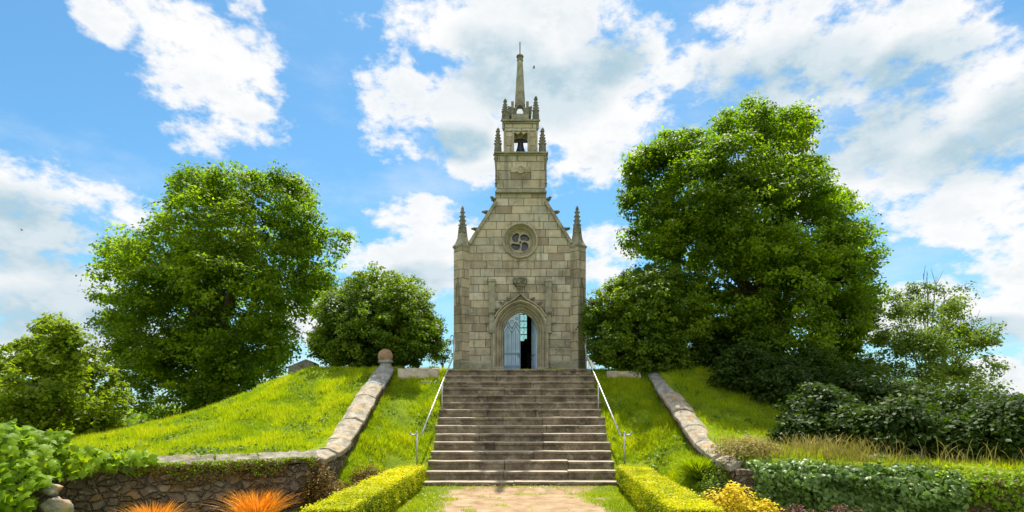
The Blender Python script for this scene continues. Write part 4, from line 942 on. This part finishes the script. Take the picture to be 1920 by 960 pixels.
tree('oak_tree', [(1420, 235, 38), (1488, 238, 34), (1370, 245, 34), (1410, 200, 16), (1515, 222, 16), (1320, 280, 40), (1262, 290, 42), (1212, 312, 38), (1183, 345, 24), (1205, 390, 38), (1192, 448, 26), (1450, 300, 66), (1380, 330, 76), (1300, 370, 76), (1245, 430, 56), (1508, 325, 30), (1538, 322, 14), (1490, 390, 76), (1400, 430, 96), (1320, 470, 78), (1560, 400, 46), (1600, 422, 28), (1590, 480, 54), (1628, 490, 26), (1540, 500, 78), (1450, 530, 98), (1360, 560, 78), (1605, 550, 46), (1628, 590, 20), (1570, 610, 56), (1480, 640, 86), (1400, 660, 78), (1585, 680, 42), (1540, 720, 66), (1460, 740, 60), (1615, 740, 38), (1390, 730, 55), (1255, 258, 16)],
     20.4, 1440, .38, 'oak2', 'tall dense oak tree right of the chapel, the largest crown in the view', 'tree', 12, 5800, 40, .36, .122, nl=18, under=.6, shell=.6, inner=.12, deep=.5, gap=-.07, gsc=.8)
tree('maple_tree', [(100, 640, 40), (92, 610, 18), (62, 668, 38), (150, 668, 40), (12, 690, 36), (100, 720, 66), (178, 725, 42), (205, 765, 30), (40, 750, 56), (120, 780, 62), (185, 795, 32), (-40, 720, 55), (-60, 770, 55), (30, 810, 38), (228, 790, 14)],
     17.0, 95, .13, 'maple', 'bright green maple tree with lit leaves at the far left edge', 'tree', 13, 1100, 36, .30, .14, shell=.6, under=.8, inner=.15, gap=-.03, gsc=1.0)
def tw(mb, rg):
    for (x0, y0, x1, y1, r_) in ((1742, 700, 1738, 508, .03), (1745, 680, 1755, 520, .022), (1738, 660, 1722, 545, .02), (1760, 640, 1772, 548, .018), (1790, 700, 1862, 612, .02), (1790, 690, 1830, 600, .02), (1700, 690, 1680, 560, .02), (1765, 680, 1800, 560, .022), (1720, 700, 1700, 540, .02), (1735, 640, 1731, 512, .014)):
        a, b = at(x0, y0, 21), at(x1, y1, 21+rg.uniform(-.8, .8)); mb.tube([a, (a+b)/2+Vector((rg.uniform(-.1, .1), 0, 0)), b], [r_, r_*.7, .006], 5)
        for k in range(7):
            t_ = rg.uniform(.35, .95); p = a+(b-a)*t_; q = p+Vector((rg.uniform(-.5, .5), rg.uniform(-.4, .4), rg.uniform(.25, .7))); mb.tube([p, q], [.010, .004], 4)
tree('ash_tree', [(1690, 585, 30), (1680, 560, 16), (1700, 650, 52), (1650, 640, 34), (1780, 580, 34), (1795, 548, 20), (1795, 625, 46), (1838, 640, 36), (1868, 685, 24), (1800, 700, 62), (1720, 730, 62), (1846, 740, 46), (1760, 780, 62), (1680, 780, 52), (1732, 580, 34), (1715, 548, 18), (1760, 545, 20), (1745, 660, 56), (1640, 700, 44), (1740, 535, 12), (1690, 820, 60), (1770, 830, 60), (1860, 830, 50), (1630, 800, 50), (1850, 790, 44)],
     21.0, 1745, .12, 'thin', 'slender light tree with bare twigs rising above its thin crown, at the right', 'tree', 14, 2700, 20, .30, .105, gap=-.02, gsc=1.1, nl=12, extra=tw, shell=.3, inner=.5)
tree('laurel_bush', [(690, 560, 52), (700, 520, 22), (640, 590, 46), (622, 640, 42), (680, 640, 60), (660, 545, 26), (600, 655, 20), (640, 672, 26), (690, 668, 34)], 20.6, 660, .14, 'laurel', 'dark rounded laurel bush left of the chapel, half behind its paler neighbour', 'bush', 15, 1700, 34, .22, .100, gap=-.12, gsc=1.5, nl=6, under=1, group='rounded bushes beside the chapel')
tree('laurel_bush', [(755, 570, 54), (735, 530, 22), (762, 615, 64), (712, 600, 48), (798, 610, 30), (798, 645, 30), (740, 655, 36), (815, 600, 10), (770, 665, 30), (720, 668, 26), (810, 665, 16)], 19.9, 750, .14, 'laurel', 'rounded leafy bush standing between the stone ball and the chapel corner', 'bush', 16, 1700, 34, .22, .100, gap=-.12, gsc=1.5, nl=6, under=1, group='rounded bushes beside the chapel')
tree('laurel_bush', [(1215, 560, 66), (1210, 510, 22), (1152, 590, 56), (1270, 590, 62), (1140, 635, 52), (1200, 650, 58), (1268, 650, 50), (1312, 610, 34), (1118, 600, 22), (1255, 530, 34), (1165, 540, 26), (1110, 592, 16), (1110, 624, 16), (1130, 655, 24), (1170, 672, 28), (1230, 675, 34), (1290, 672, 34), (1330, 660, 34)], 19.35, 1215, .18, 'laurel', 'large dense laurel bush hugging the right corner of the chapel', 'bush', 17, 3000, 34, .22, .100, gap=-.12, gsc=1.5, nl=8, under=1, group='rounded bushes beside the chapel')
tree('young_tree', [(828, 655, 14), (838, 640, 10), (820, 672, 14), (842, 668, 12)], 23.5, 830, .03, 'thin', 'small yellow green sapling peeping between the left bush and the chapel', 'tree', 18, 70, 16, .16, .09, nl=3)
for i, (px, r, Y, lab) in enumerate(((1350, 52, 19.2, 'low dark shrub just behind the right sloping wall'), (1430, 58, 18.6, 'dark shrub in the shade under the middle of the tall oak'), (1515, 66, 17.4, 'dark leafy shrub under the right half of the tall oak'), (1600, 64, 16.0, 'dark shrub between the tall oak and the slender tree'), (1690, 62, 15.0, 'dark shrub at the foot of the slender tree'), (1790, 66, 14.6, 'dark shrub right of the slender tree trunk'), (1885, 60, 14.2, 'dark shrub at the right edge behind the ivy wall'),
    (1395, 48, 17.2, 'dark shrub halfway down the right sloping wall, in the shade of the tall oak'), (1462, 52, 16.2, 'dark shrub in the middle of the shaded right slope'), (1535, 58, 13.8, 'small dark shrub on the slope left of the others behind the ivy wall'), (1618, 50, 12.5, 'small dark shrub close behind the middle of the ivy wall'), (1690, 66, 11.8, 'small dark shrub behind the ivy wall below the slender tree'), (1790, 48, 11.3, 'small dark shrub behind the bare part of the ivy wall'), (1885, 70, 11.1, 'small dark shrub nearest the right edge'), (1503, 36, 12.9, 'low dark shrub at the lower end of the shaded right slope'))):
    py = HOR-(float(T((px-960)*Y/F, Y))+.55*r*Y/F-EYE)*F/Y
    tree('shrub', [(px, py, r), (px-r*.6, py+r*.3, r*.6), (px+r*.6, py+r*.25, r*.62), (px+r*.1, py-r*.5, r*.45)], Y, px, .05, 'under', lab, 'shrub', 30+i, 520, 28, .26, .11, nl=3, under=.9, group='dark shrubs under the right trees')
for i, (px, py, r, Y, lab) in enumerate(((560, 745, 26, 60, 'far tree low behind the crest on the left'), (1905, 800, 36, 45, 'far green tree on the horizon at the right edge'), (1835, 812, 30, 52, 'far green tree right behind the slender tree'), (1955, 800, 40, 50, 'far tree just cut by the right edge'))):
    tree('far_tree', [(px, py, r), (px-r*.7, py+r*.3, r*.6), (px+r*.7, py+r*.3, r*.6)], Y, px, .12, 'laurel', lab, 'tree', 50+i, 160, 18, .6, .26, nl=3, group='far trees on the low horizon')
# far wood round the horizon
rg = np.random.default_rng(77); n = 900; th = rg.uniform(-1.2, 1.2, n); dd = rg.uniform(80, 130, n)
K = np.stack([np.sin(th)*dd, np.cos(th)*dd, T(np.sin(th)*dd, np.cos(th)*dd)+2.2+rg.uniform(-.8, 1.0, n), np.full(n, 3.2), np.full(n, 3.2), np.full(n, 2.6)], 1)
P, Nn, val = clumps(K, rg, 7000, 9, 1.1)
tag(foliage('far_wood', P, Nn, .9*np.ones(len(P)), rg, M['laurel'], None, rnd=val), 'distant woodland along the horizon', 'woodland', kind='stuff')

# ------------------------------------------------------------------ blades
def blades(name, P, length, width, rng, mat, lean=0.5, segs=1, parent=None, loc=(0, 0, 0), dirs=None, rnd=None, droop=0.0):
    n = len(P); L = np.asarray(length)*np.ones(n); a = rng.uniform(0, 2*np.pi, n) if dirs is None else dirs
    ln = lean*np.abs(rng.normal(size=n))*0.8+0.05; d = np.stack([np.cos(a), np.sin(a), np.zeros(n)], 1)
    fa = rng.uniform(0, np.pi, n); wv = np.stack([np.cos(fa), np.sin(fa), np.zeros(n)], 1)*(np.asarray(width)*np.ones(n))[:, None]*0.5
    rows = []
    for s_ in range(segs+1):
        t_ = s_/segs; c = P + d*(L*ln*t_**1.6)[:, None]; c = c.copy(); c[:, 2] += L*(t_-droop*t_**2.5)*np.sqrt(np.maximum(0.1, 1-np.minimum(ln*.6, .9)**2))
        if s_ < segs: rows += [c-wv*(1-.4*t_), c+wv*(1-.4*t_)]
        else: rows += [c]
    k = 2*segs+1; V = np.stack(rows, 1).reshape(-1, 3); b = np.arange(n)*k; fs = []
    for s_ in range(segs-1): q = 2*s_; fs += [np.stack([b+q, b+q+1, b+q+3], 1), np.stack([b+q, b+q+3, b+q+2], 1)]
    q = 2*(segs-1); fs.append(np.stack([b+q, b+q+1, b+q+2], 1))
    Fc = np.stack(fs, 1).reshape(-1, 3); v = rng.random(n) if rnd is None else rnd
    return npmesh(name, V, Fc, np.repeat(v, len(fs)), M[mat], parent, loc)
rg = np.random.default_rng(21)
def lawn(n, x0, x1, y0, y1):
    x = rg.uniform(x0, x1, n); y = rg.uniform(y0, y1, n); return x, y
def keep_grass(x, y):
    k = ~((np.abs(x-AX) < 2.33) & (y > 13.4) & (y < 18.45))
    k &= ~((np.abs(x-WL) < .27) & (y > 11.2) & (y < 18.4)) & ~((np.abs(x-WR) < .27) & (y > 11.2) & (y < 18.4))
    ww = yw(x); k &= ~((np.abs(y-ww+.08) < .28) & ((x < WL+.3) | (x > WR-.3)))
    k &= ~((np.abs(x-.1) < 3.15) & (y < 14.3) & (np.abs(x-.1) > 2.2))       # hedges
    k &= ~((np.abs(x-CX) < 1.95) & (y > 19.12)); k &= ~((y < 13.45) & (np.abs(x-.1) <= 2.3))
    return k
X, Y_ = [], []
for n, a in ((300000, (-12.5, -3.6, 9.5, 21)), (60000, (-4, -1.9, 12, 18.5)), (70000, (2.3, 4.7, 12, 18.5)), (110000, (4.4, 12.5, 9.5, 20)), (15000, (-3.8, 4.6, 18.3, 19.3)), (12000, (-4.3, -2.9, 7, 12)), (12000, (3.1, 4.6, 7, 12))):
    x, y = lawn(n, *a); X.append(x); Y_.append(y)
X = np.concatenate(X); Y_ = np.concatenate(Y_); k = keep_grass(X, Y_); X, Y_ = X[k], Y_[k]
pn = np.array([noise.noise(Vector((a*1.1, b*1.1, 0)))+.6*noise.noise(Vector((a*3.7, b*3.7, 5))) for a, b in zip(X, Y_)])
k = rg.random(len(X)) < np.clip(.85+pn*.6, .3, 1); X, Y_, pn = X[k], Y_[k], pn[k]
P = np.stack([X, Y_, T(X, Y_)-.01], 1)
short = ((Y_ > 18.3) & (np.abs(X-AX) < 2.6))
L = (.042+.10*rg.random(len(X))**1.5)*(1+pn*1.2).clip(.4, 2.1)*np.where(short, .6, 1)
val = np.clip(.48+pn*.75+rg.normal(size=len(X))*.16, 0, 1)
tag(blades('grass', P, L, .016, rg, 'grass', .55, 1, rnd=val), 'lush green grass covering the mound and both slopes', 'grass', kind='stuff')
# broad leaved weeds scattered through the turf
wx, wy = [], []
for n, a in ((700, (-11, -4.3, 11, 19)), (160, (-3.7, -2.1, 13, 18)), (160, (2.6, 4.3, 13, 18)), (350, (4.9, 11, 11, 18)), (260, (-8, -4.2, 10.2, 12.4))):
    x, y = lawn(n, *a); wx.append(x); wy.append(y)
wx = np.concatenate(wx); wy = np.concatenate(wy); k = keep_grass(wx, wy) & (np.array([noise.noise(Vector((a*.9, b*.9, 4))) for a, b in zip(wx, wy)]) > -.02); wx, wy = wx[k], wy[k]
q = np.stack([wx, wy, T(wx, wy)+.05], 1); q = np.repeat(q, 9, 0)+rg.normal(size=(len(q)*9, 3))*np.array([.07, .07, .03])
tag(foliage('turf_weeds', q, rg.normal(size=q.shape)*.6+np.array([0, -.2, 1]), .05+.05*rg.random(len(q)), rg, M['laurel'], None), 'darker broad leaved weeds dotted through the grass', 'weeds', kind='stuff')
# turf edges of the path
x = rg.uniform(-2.2, 2.45, 60000); y = rg.uniform(7.5, 13.6, 60000)
e = np.abs(x-.15)+np.array([noise.noise(Vector((a*1.6, b*1.6, 3))) for a, b in zip(x, y)])*.55
pt = np.array([noise.noise(Vector((a*1.9, b*2.6, 9))) for a, b in zip(x, y)])
k = (rg.random(len(x)) < np.clip((e-1.45)*2.4, 0, 1)) | ((pt > .38) & (rg.random(len(x)) < .45)) | ((y > 13.35) & (rg.random(len(x)) < .6))
k &= ~((y > 13.48))
P = np.stack([x, y, T(x, y)], 1)[k]
tag(blades('grass', P, .03+.045*rg.random(len(P)), .014, rg, 'grass', .7, 1), 'thin short turf creeping over the sandy path edges', 'turf', kind='stuff')
# little weeds rooted in the joints at the back of the treads
wk = rg.integers(0, NST, 34); sdx = np.where(rg.random(34) < .7, np.sign(rg.normal(size=34))*rg.uniform(1.7, 2.25, 34), rg.uniform(-1.6, 1.6, 34))
q = np.stack([AX+sdx, ST_Y0+TREAD*wk-.01, RISE*wk+.01], 1); q = np.repeat(q, 14, 0)+rg.normal(size=(34*14, 3))*np.array([.05, .012, 0])
tag(blades('step_weeds', q, .03+.06*rg.random(len(q)), .012, rg, 'grass', .8, 1), 'tiny weeds sprouting in the joints of the stone steps', 'weeds', kind='stuff')
# dry seeding grass along the right wall top
x = np.concatenate([rg.normal(4.9, .3, 700), rg.normal(6.1, .35, 900), rg.uniform(4.6, 9.5, 500)]); y = yw(x)+rg.uniform(.1, 2.2, len(x))
P = np.stack([x, y, T(x, y)], 1)
tag(blades('dry_grass', P, .10+.24*rg.random(len(P))**2, .012, rg, 'dry', .45, 3, droop=.15), 'tall straw coloured grass behind the ivy wall', 'dry grass', kind='stuff')
x = np.concatenate([rg.normal(5.9, .22, 160), rg.normal(6.6, .3, 120), rg.uniform(5, 10, 260)]); y = yw(x)+rg.uniform(.3, 1.6, len(x))
P = np.stack([x, y, T(x, y)], 1)
tag(blades('tall_grass', P, .30+.38*rg.random(len(P)), .012, rg, 'dry', .5, 5, droop=.3), 'long arching grass stems rising behind the ivy wall', 'tall grass', kind='stuff')

# ------------------------------------------------------------------ hedges
def hedge(xa, xb, ya, yb, wd, h, label, seed, n=42000):
    """runs from (xa,ya) near the steps to (xb,yb) near the camera; wd to the outer side"""
    rg = np.random.default_rng(seed); s_ = 1 if wd > 0 else -1; wd = abs(wd)
    rt = empty('hedge', (xa, ya, 0), label, 'hedge', 'clipped golden hedges flanking the path')
    t_ = rg.random(n); face = rg.choice(4, n, p=[.46, .3, .16, .08]); a = rg.random(n); b = rg.random(n)
    w_ = np.where(face == 0, a, np.where(face == 1, 0.0, np.where(face == 2, 1.0, a)))
    hh = np.where(face == 0, 1.0, b); t_ = np.where(face == 3, 0.0, t_)
    wv = .016*np.sin(t_*23+seed)+.012*np.sin(t_*51)
    bul = .04*np.sin(hh*3.1)
    x = xa+(xb-xa)*t_+s_*(w_*wd*(1+wv*.3))+np.where(face == 1, -s_*bul, 0)+np.where(face == 2, s_*bul, 0); y = ya+(yb-ya)*t_; z = hh*h+np.where(face == 0, wv, 0)
    P = np.stack([x, y, z], 1)+rg.normal(size=(n, 3))*.022
    Nn = np.zeros((n, 3)); Nn[:, 2] = np.where(face == 0, 1, .4); Nn[:, 0] = np.where(face == 1, -s_, np.where(face == 2, s_, 0)); Nn[:, 1] = np.where(face == 3, 1, 0)
    Nn += rg.normal(size=(n, 3))*.6
    mot = np.array([noise.noise(Vector((a_*4, b_*4, c_*4))) for a_, b_, c_ in P]); val = np.clip(np.where(face == 0, .78, .28)+mot*.45+rg.normal(size=n)*.15, 0, 1); P = P+Nn*0.02*mot[:, None]+np.where((rg.random(n) < .03)[:, None], np.array([[0, 0, .05]])*rg.random((n, 1)), 0)  # golden top, darker green sides: sunlight from above put into leaf colour
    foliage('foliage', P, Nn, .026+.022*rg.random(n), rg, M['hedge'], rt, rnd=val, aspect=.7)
    mb = MB(); x0, x1 = xa+s_*.04, xa+s_*(wd-.04); x2, x3 = xb+s_*.04, xb+s_*(wd-.04)
    mb.add([(x0, ya-.04, -.1), (x1, ya-.04, -.1), (x3, yb, -.1), (x2, yb, -.1), (x0, ya-.04, h-.06), (x1, ya-.04, h-.06), (x3, yb, h-.05), (x2, yb, h-.05)],
           [(3,2,1,0),(4,5,6,7),(0,1,5,4),(1,2,6,5),(2,3,7,6),(3,0,4,7)]).build('twigs', M['hedgecore'], rt, cuts=.3, rough=.03, rscale=4)
m, g = newmat('hedge_twigs'); finish(g, g.ramp(g.noise(g.n('ShaderNodeNewGeometry').outputs[0], 30, 4), [(.4, (.02, .03, .008)), (.65, (.06, .08, .01))]), .95); M['hedgecore'] = m
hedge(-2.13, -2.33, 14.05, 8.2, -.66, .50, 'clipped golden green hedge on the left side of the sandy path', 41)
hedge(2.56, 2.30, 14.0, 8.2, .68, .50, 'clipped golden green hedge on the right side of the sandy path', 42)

# ------------------------------------------------------------------ border planting
def clump_plant(name, px, py, Y, rpx, hgt, mat, leaf, n, label, cat, seed, group=None, aspect=.5, up=.6, wide=1.0):
    rg = np.random.default_rng(seed); c = at(px, py, Y); r = rpx*Y/F; bz = float(T(c.x, Y))
    P = rg.normal(size=(n, 3)); P = unit(P)*(.55+.45*rg.random((n, 1))**.5)*(1+.22*np.sin(P[:, :1]*5+seed))
    P[:, 2] = np.abs(P[:, 2]); Nn = P*.6+np.array([0, 0, up])+rg.normal(size=P.shape)*.5
    P = P*np.array([r*wide, r*.8, hgt])+np.array([c.x, Y, bz])
    o = foliage(name, P, Nn, leaf*(.7+.6*rg.random(n)), rg, M[mat], None, (c.x, Y, bz), aspect=aspect)
    return tag(o, label, cat, group)
def tuft(px, Y, rpx, hgt, mat, n, label, cat, seed, group=None, name='sedge', lean=.65, width=.011):
    rg = np.random.default_rng(seed); cx_ = (px-960)*Y/F; r = rpx*Y/F; bz = float(T(cx_, Y)); a = rg.uniform(0, 2*np.pi, n); q = rg.random(n)**.7*.35*r
    P = np.stack([cx_+np.cos(a)*q, Y+np.sin(a)*q, np.full(n, bz)], 1)
    o = blades(name, P, hgt*(.55+.6*rg.random(n)), width, rg, mat, lean, 4, None, (cx_, Y, bz), dirs=a, droop=.25)
    return tag(o, label, cat, group)
tuft(482, 9.9, 78, .68, 'orange', 900, 'bright orange sedge clump, the right one of two before the low wall', 'ornamental grass', 61, 'orange sedge clumps')
tuft(285, 9.2, 70, .56, 'orange', 650, 'bright orange sedge clump, the left one of two before the low wall', 'ornamental grass', 62, 'orange sedge clumps')
tuft(1312, 12.6, 60, .62, 'grass', 2600, 'rounded green grass tuft behind the right hedge', 'ornamental grass', 63, None, 'grass_tuft', .8)
for i, (px, py, Y, rp, h, lab) in enumerate(((1370, 930, 9.6, 62, .62, 'golden yellow leaved shrub right of the path hedge'), (1440, 945, 9.4, 30, .42, 'smaller golden yellow shrub at the foot of the ivy'))):
    clump_plant('golden_shrub', px, py, Y, rp, h, 'yellow', .055, 4200 if i == 0 else 1200, lab, 'shrub', 70+i, 'golden leaved shrubs', .7, .8)
for i, (px, Y, rp, h, mat, lf, n, lab) in enumerate(((655, 11.6, 62, .42, 'rust', .05, 6000, 'low russet and green heather mound left of the path hedge'), (600, 10.75, 36, .82, 'rust', .055, 3000, 'dark russet climber at the corner where the two left walls meet'), (690, 12.6, 34, .40, 'rust', .05, 2400, 'small russet plant against the foot of the left sloping wall'),
        (760, 13.6, 20, .18, 'grass', .05, 600, 'small green weed at the head of the left hedge'))):
    clump_plant('border_plant', px, 900, Y, rp, h, mat, lf, n, lab, 'plant', 80+i)
for i, (px, rp, h) in enumerate(((1500, 50, .36), (1590, 46, .38), (1685, 40, .32))):
    clump_plant('purple_plant', px, 900, 9.2-.15*i, rp, h, 'purple', .05, 1500, ['low purple leaved plant below the middle of the ivy, leftmost of three', 'low purple leaved plant below the ivy, middle of three', 'low purple leaved plant at the bottom right, rightmost of three'][i], 'plant', 90+i, 'purple plants before the ivy wall')
clump_plant('bramble', 1400, 860, 11.6, 62, .34, 'dry', .06, 2200, 'dry straw coloured scrub where the sloping wall meets the ivy wall', 'shrub', 95)
clump_plant('bramble', 1350, 860, 11.6, 44, .75, 'laurel', .06, 1500, 'green bramble at the foot of the right sloping wall', 'shrub', 96)
# ivy on the right wall
rg = np.random.default_rng(99)
def ivy_on(n, x0, x1, front, top, thick, seed, leafs, mat, name, label, cat, z1=.80, dens=None):
    rg = np.random.default_rng(seed); x = rg.uniform(x0, x1, n)
    f_ = rg.random(n) < front; base = yw(x)
    hh = rg.random(n)
    bump_ = np.array([noise.noise(Vector((a*1.6, b*2.0, seed))) for a, b in zip(x, hh)])
    y = np.where(f_, base-.24-thick*(.25+.8*rg.random(n))*(1+bump_), base-.5+1.4*rg.random(n)); z = np.where(f_, hh*z1, z1+top*(-.3+1.2*rg.random(n))*(1+bump_*1.2))
    P = np.stack([x, y, z], 1); Nn = np.where(f_[:, None], np.array([[0, -1, .75]]), np.array([[0, -.35, 1]]))+rg.normal(size=(n, 3))*.6
    if dens is not None: k = rg.random(n) < dens(x, hh, bump_, f_); P, Nn = P[k], Nn[k]
    loc = ((x0+x1)/2, float(yw((x0+x1)/2)), 0)
    return tag((lobed if mat != 'dry' else foliage)(name, P, Nn, leafs*(.6+.8*rg.random(len(P))), rg, M[mat], None, loc), label, cat)
ivy_on(9000, 4.5, 7.3, .66, .14, .36, 101, .095, 'ivy', 'ivy', 'thick glossy dark ivy hanging over the left half of the right wall', 'ivy')
ivy_on(6000, 6.8, 11.5, .5, .14, .10, 102, .075, 'vine', 'creeper', 'sparse light green creeper on the bare right end of the right wall', 'creeper', dens=lambda x, h, b, f: np.where(f, (b > -.05)*.8, .9))
ivy_on(1500, 6.9, 11.5, .6, .12, .12, 103, .06, 'dry', 'dead_creeper', 'withered tan stems and leaves on the right end of the right wall', 'creeper', dens=lambda x, h, b, f: (b > -.1)*.9)
# umbel plants along the right wall top
for i, (px, py) in enumerate(((1636, 858), (1702, 852), (1722, 868), (1795, 870), (1808, 850), (1888, 835), (1655, 872), (1915, 858))):
    Y = 10.6-.15*i/8; c = at(px, py, Y); bz = float(T(c.x, Y)); rt = empty('umbel_plant', (c.x, Y, bz), '', 'plant', 'umbel plants on the ivy wall')
    rr = random.Random(i); mb = MB(); pts = []
    top = max(c.z, bz+.15)
    for k in range(4):
        e = Vector((c.x+rr.uniform(-.13, .13), Y+rr.uniform(-.1, .1), top-rr.uniform(0, .12))); pts.append(e); mb.tube([(c.x, Y, bz-.05), (c.x+rr.uniform(-.03, .03), Y, bz+(top-bz)*.5), e], [.006, .005, .003], 5)
    mb.build('stem', M['umbel'], rt); r2 = np.random.default_rng(i+200); qs = [np.array(e)+r2.normal(size=(26, 3))*np.array([.032, .032, .013]) for e in pts]
    for q in qs: foliage('flower_head', q, r2.normal(size=q.shape)+np.array([0, 0, 1]), .024*np.ones(len(q)), r2, M['umbel'], rt)
    rt['label'] = ['pale seed head stalk at the left end of the group on the ivy wall', 'pale seed head stalk above the middle of the ivy', 'short pale seed head stalk just right of the middle of the ivy', 'low pale seed head stalk below a taller one right of the ivy', 'tall pale seed head stalk below the slender tree trunk', 'tallest pale seed head stalk near the right edge', 'short pale seed head stalk beside the leftmost one', 'pale seed head stalk cut by the right edge'][i]
# creepers on the left wall
def creeper(n, x0, x1, seed, mat, leafs, name, label, cat, z0=.3, z1=1.05, th=.1):
    rg = np.random.default_rng(seed); x = rg.uniform(x0, x1, n); b = np.array([noise.noise(Vector((a*1.9, seed, 1))) for a in x]); t_ = rg.random(n)**1.7
    z = z1-(z1-z0)*t_*(.75+b*2.4).clip(.02, 1.3); y = yw(x)-.26-th*rg.random(n); P = np.stack([x, y, z], 1)
    return tag(foliage(name, P, np.array([[0, -1, .6]])+rg.normal(size=(n, 3))*.5, leafs*(.6+.8*rg.random(n)), rg, M[mat], None, (float((x0+x1)/2), float(yw((x0+x1)/2)), 0), aspect=.7), label, cat)
creeper(1500, -6.2, -3.6, 111, 'rust', .045, 'wall_plant', 'russet and green plants hanging over the right half of the left wall', 'wall plant', .55, 1.0)
creeper(1500, -6.4, -3.7, 112, 'vine', .04, 'wall_weed', 'small fresh green weeds along the front lip of the left wall coping', 'wall plant', .8, 1.03)
# large leaved vine over the left end of the wall
rg = np.random.default_rng(120); c0 = at(30, 860, 8.6)
K = []
for px, py, r, Y in ((-20, 870, 70, 8.2), (45, 850, 42, 8.6), (20, 910, 50, 8.1), (60, 880, 38, 8.5), (85, 825, 22, 8.9), (5, 825, 32, 8.6), (-40, 930, 60, 8.0), (120, 862, 24, 9.0), (165, 862, 16, 9.1), (205, 864, 13, 9.3), (245, 864, 12, 9.5), (275, 866, 9, 9.6), (140, 868, 22, 9.0), (185, 864, 18, 9.1), (225, 860, 12, 9.4), (100, 850, 30, 8.9), (150, 882, 14, 8.9), (35, 935, 22, 8.1)):
    c = at(px, py, Y); K.append((c.x, c.y, c.z, r*Y/F, r*Y/F*.8, r*Y/F))
P, Nn, val = clumps(K, rg, 330, 14, .14, shell=.6, flat=.8)
Nn += np.array([0, -.8, 0])
rt = empty('grape_vine', (c0.x, 8.6, 0), 'large bright green leaved vine sprawling over the left end of the low wall', 'vine')
lobed('leaves', P, Nn, .15*(.6+.7*rg.random(len(P))), rg, M['vine'], rt, rnd=val)
mb = MB(); limbs(mb, (c0.x, 8.7, 0), [(k[:3], .03) for k in K[:8]], .03, rg); mb.build('stem', M['bark'], rt)
# small daisies by the lowest step and on the turf
r2 = np.random.default_rng(140); n = 150; x = np.concatenate([r2.uniform(-.9, 1.4, 60), r2.uniform(-2.1, -1.2, 50), r2.uniform(-3.6, -2.3, 40)]); y = np.concatenate([r2.uniform(13.2, 13.45, 60), r2.uniform(10.5, 13, 50), r2.uniform(17, 17.9, 40)])
q = np.stack([x, y, T(x, y)+.06], 1)
tag(foliage('daisies', q, r2.normal(size=q.shape)*.3+np.array([0, 0, 1]), .02*np.ones(len(q)), r2, M['white'], None, aspect=1), 'scattered tiny white daisies in the turf', 'daisies', kind='stuff')
bpy.context.view_layer.update()
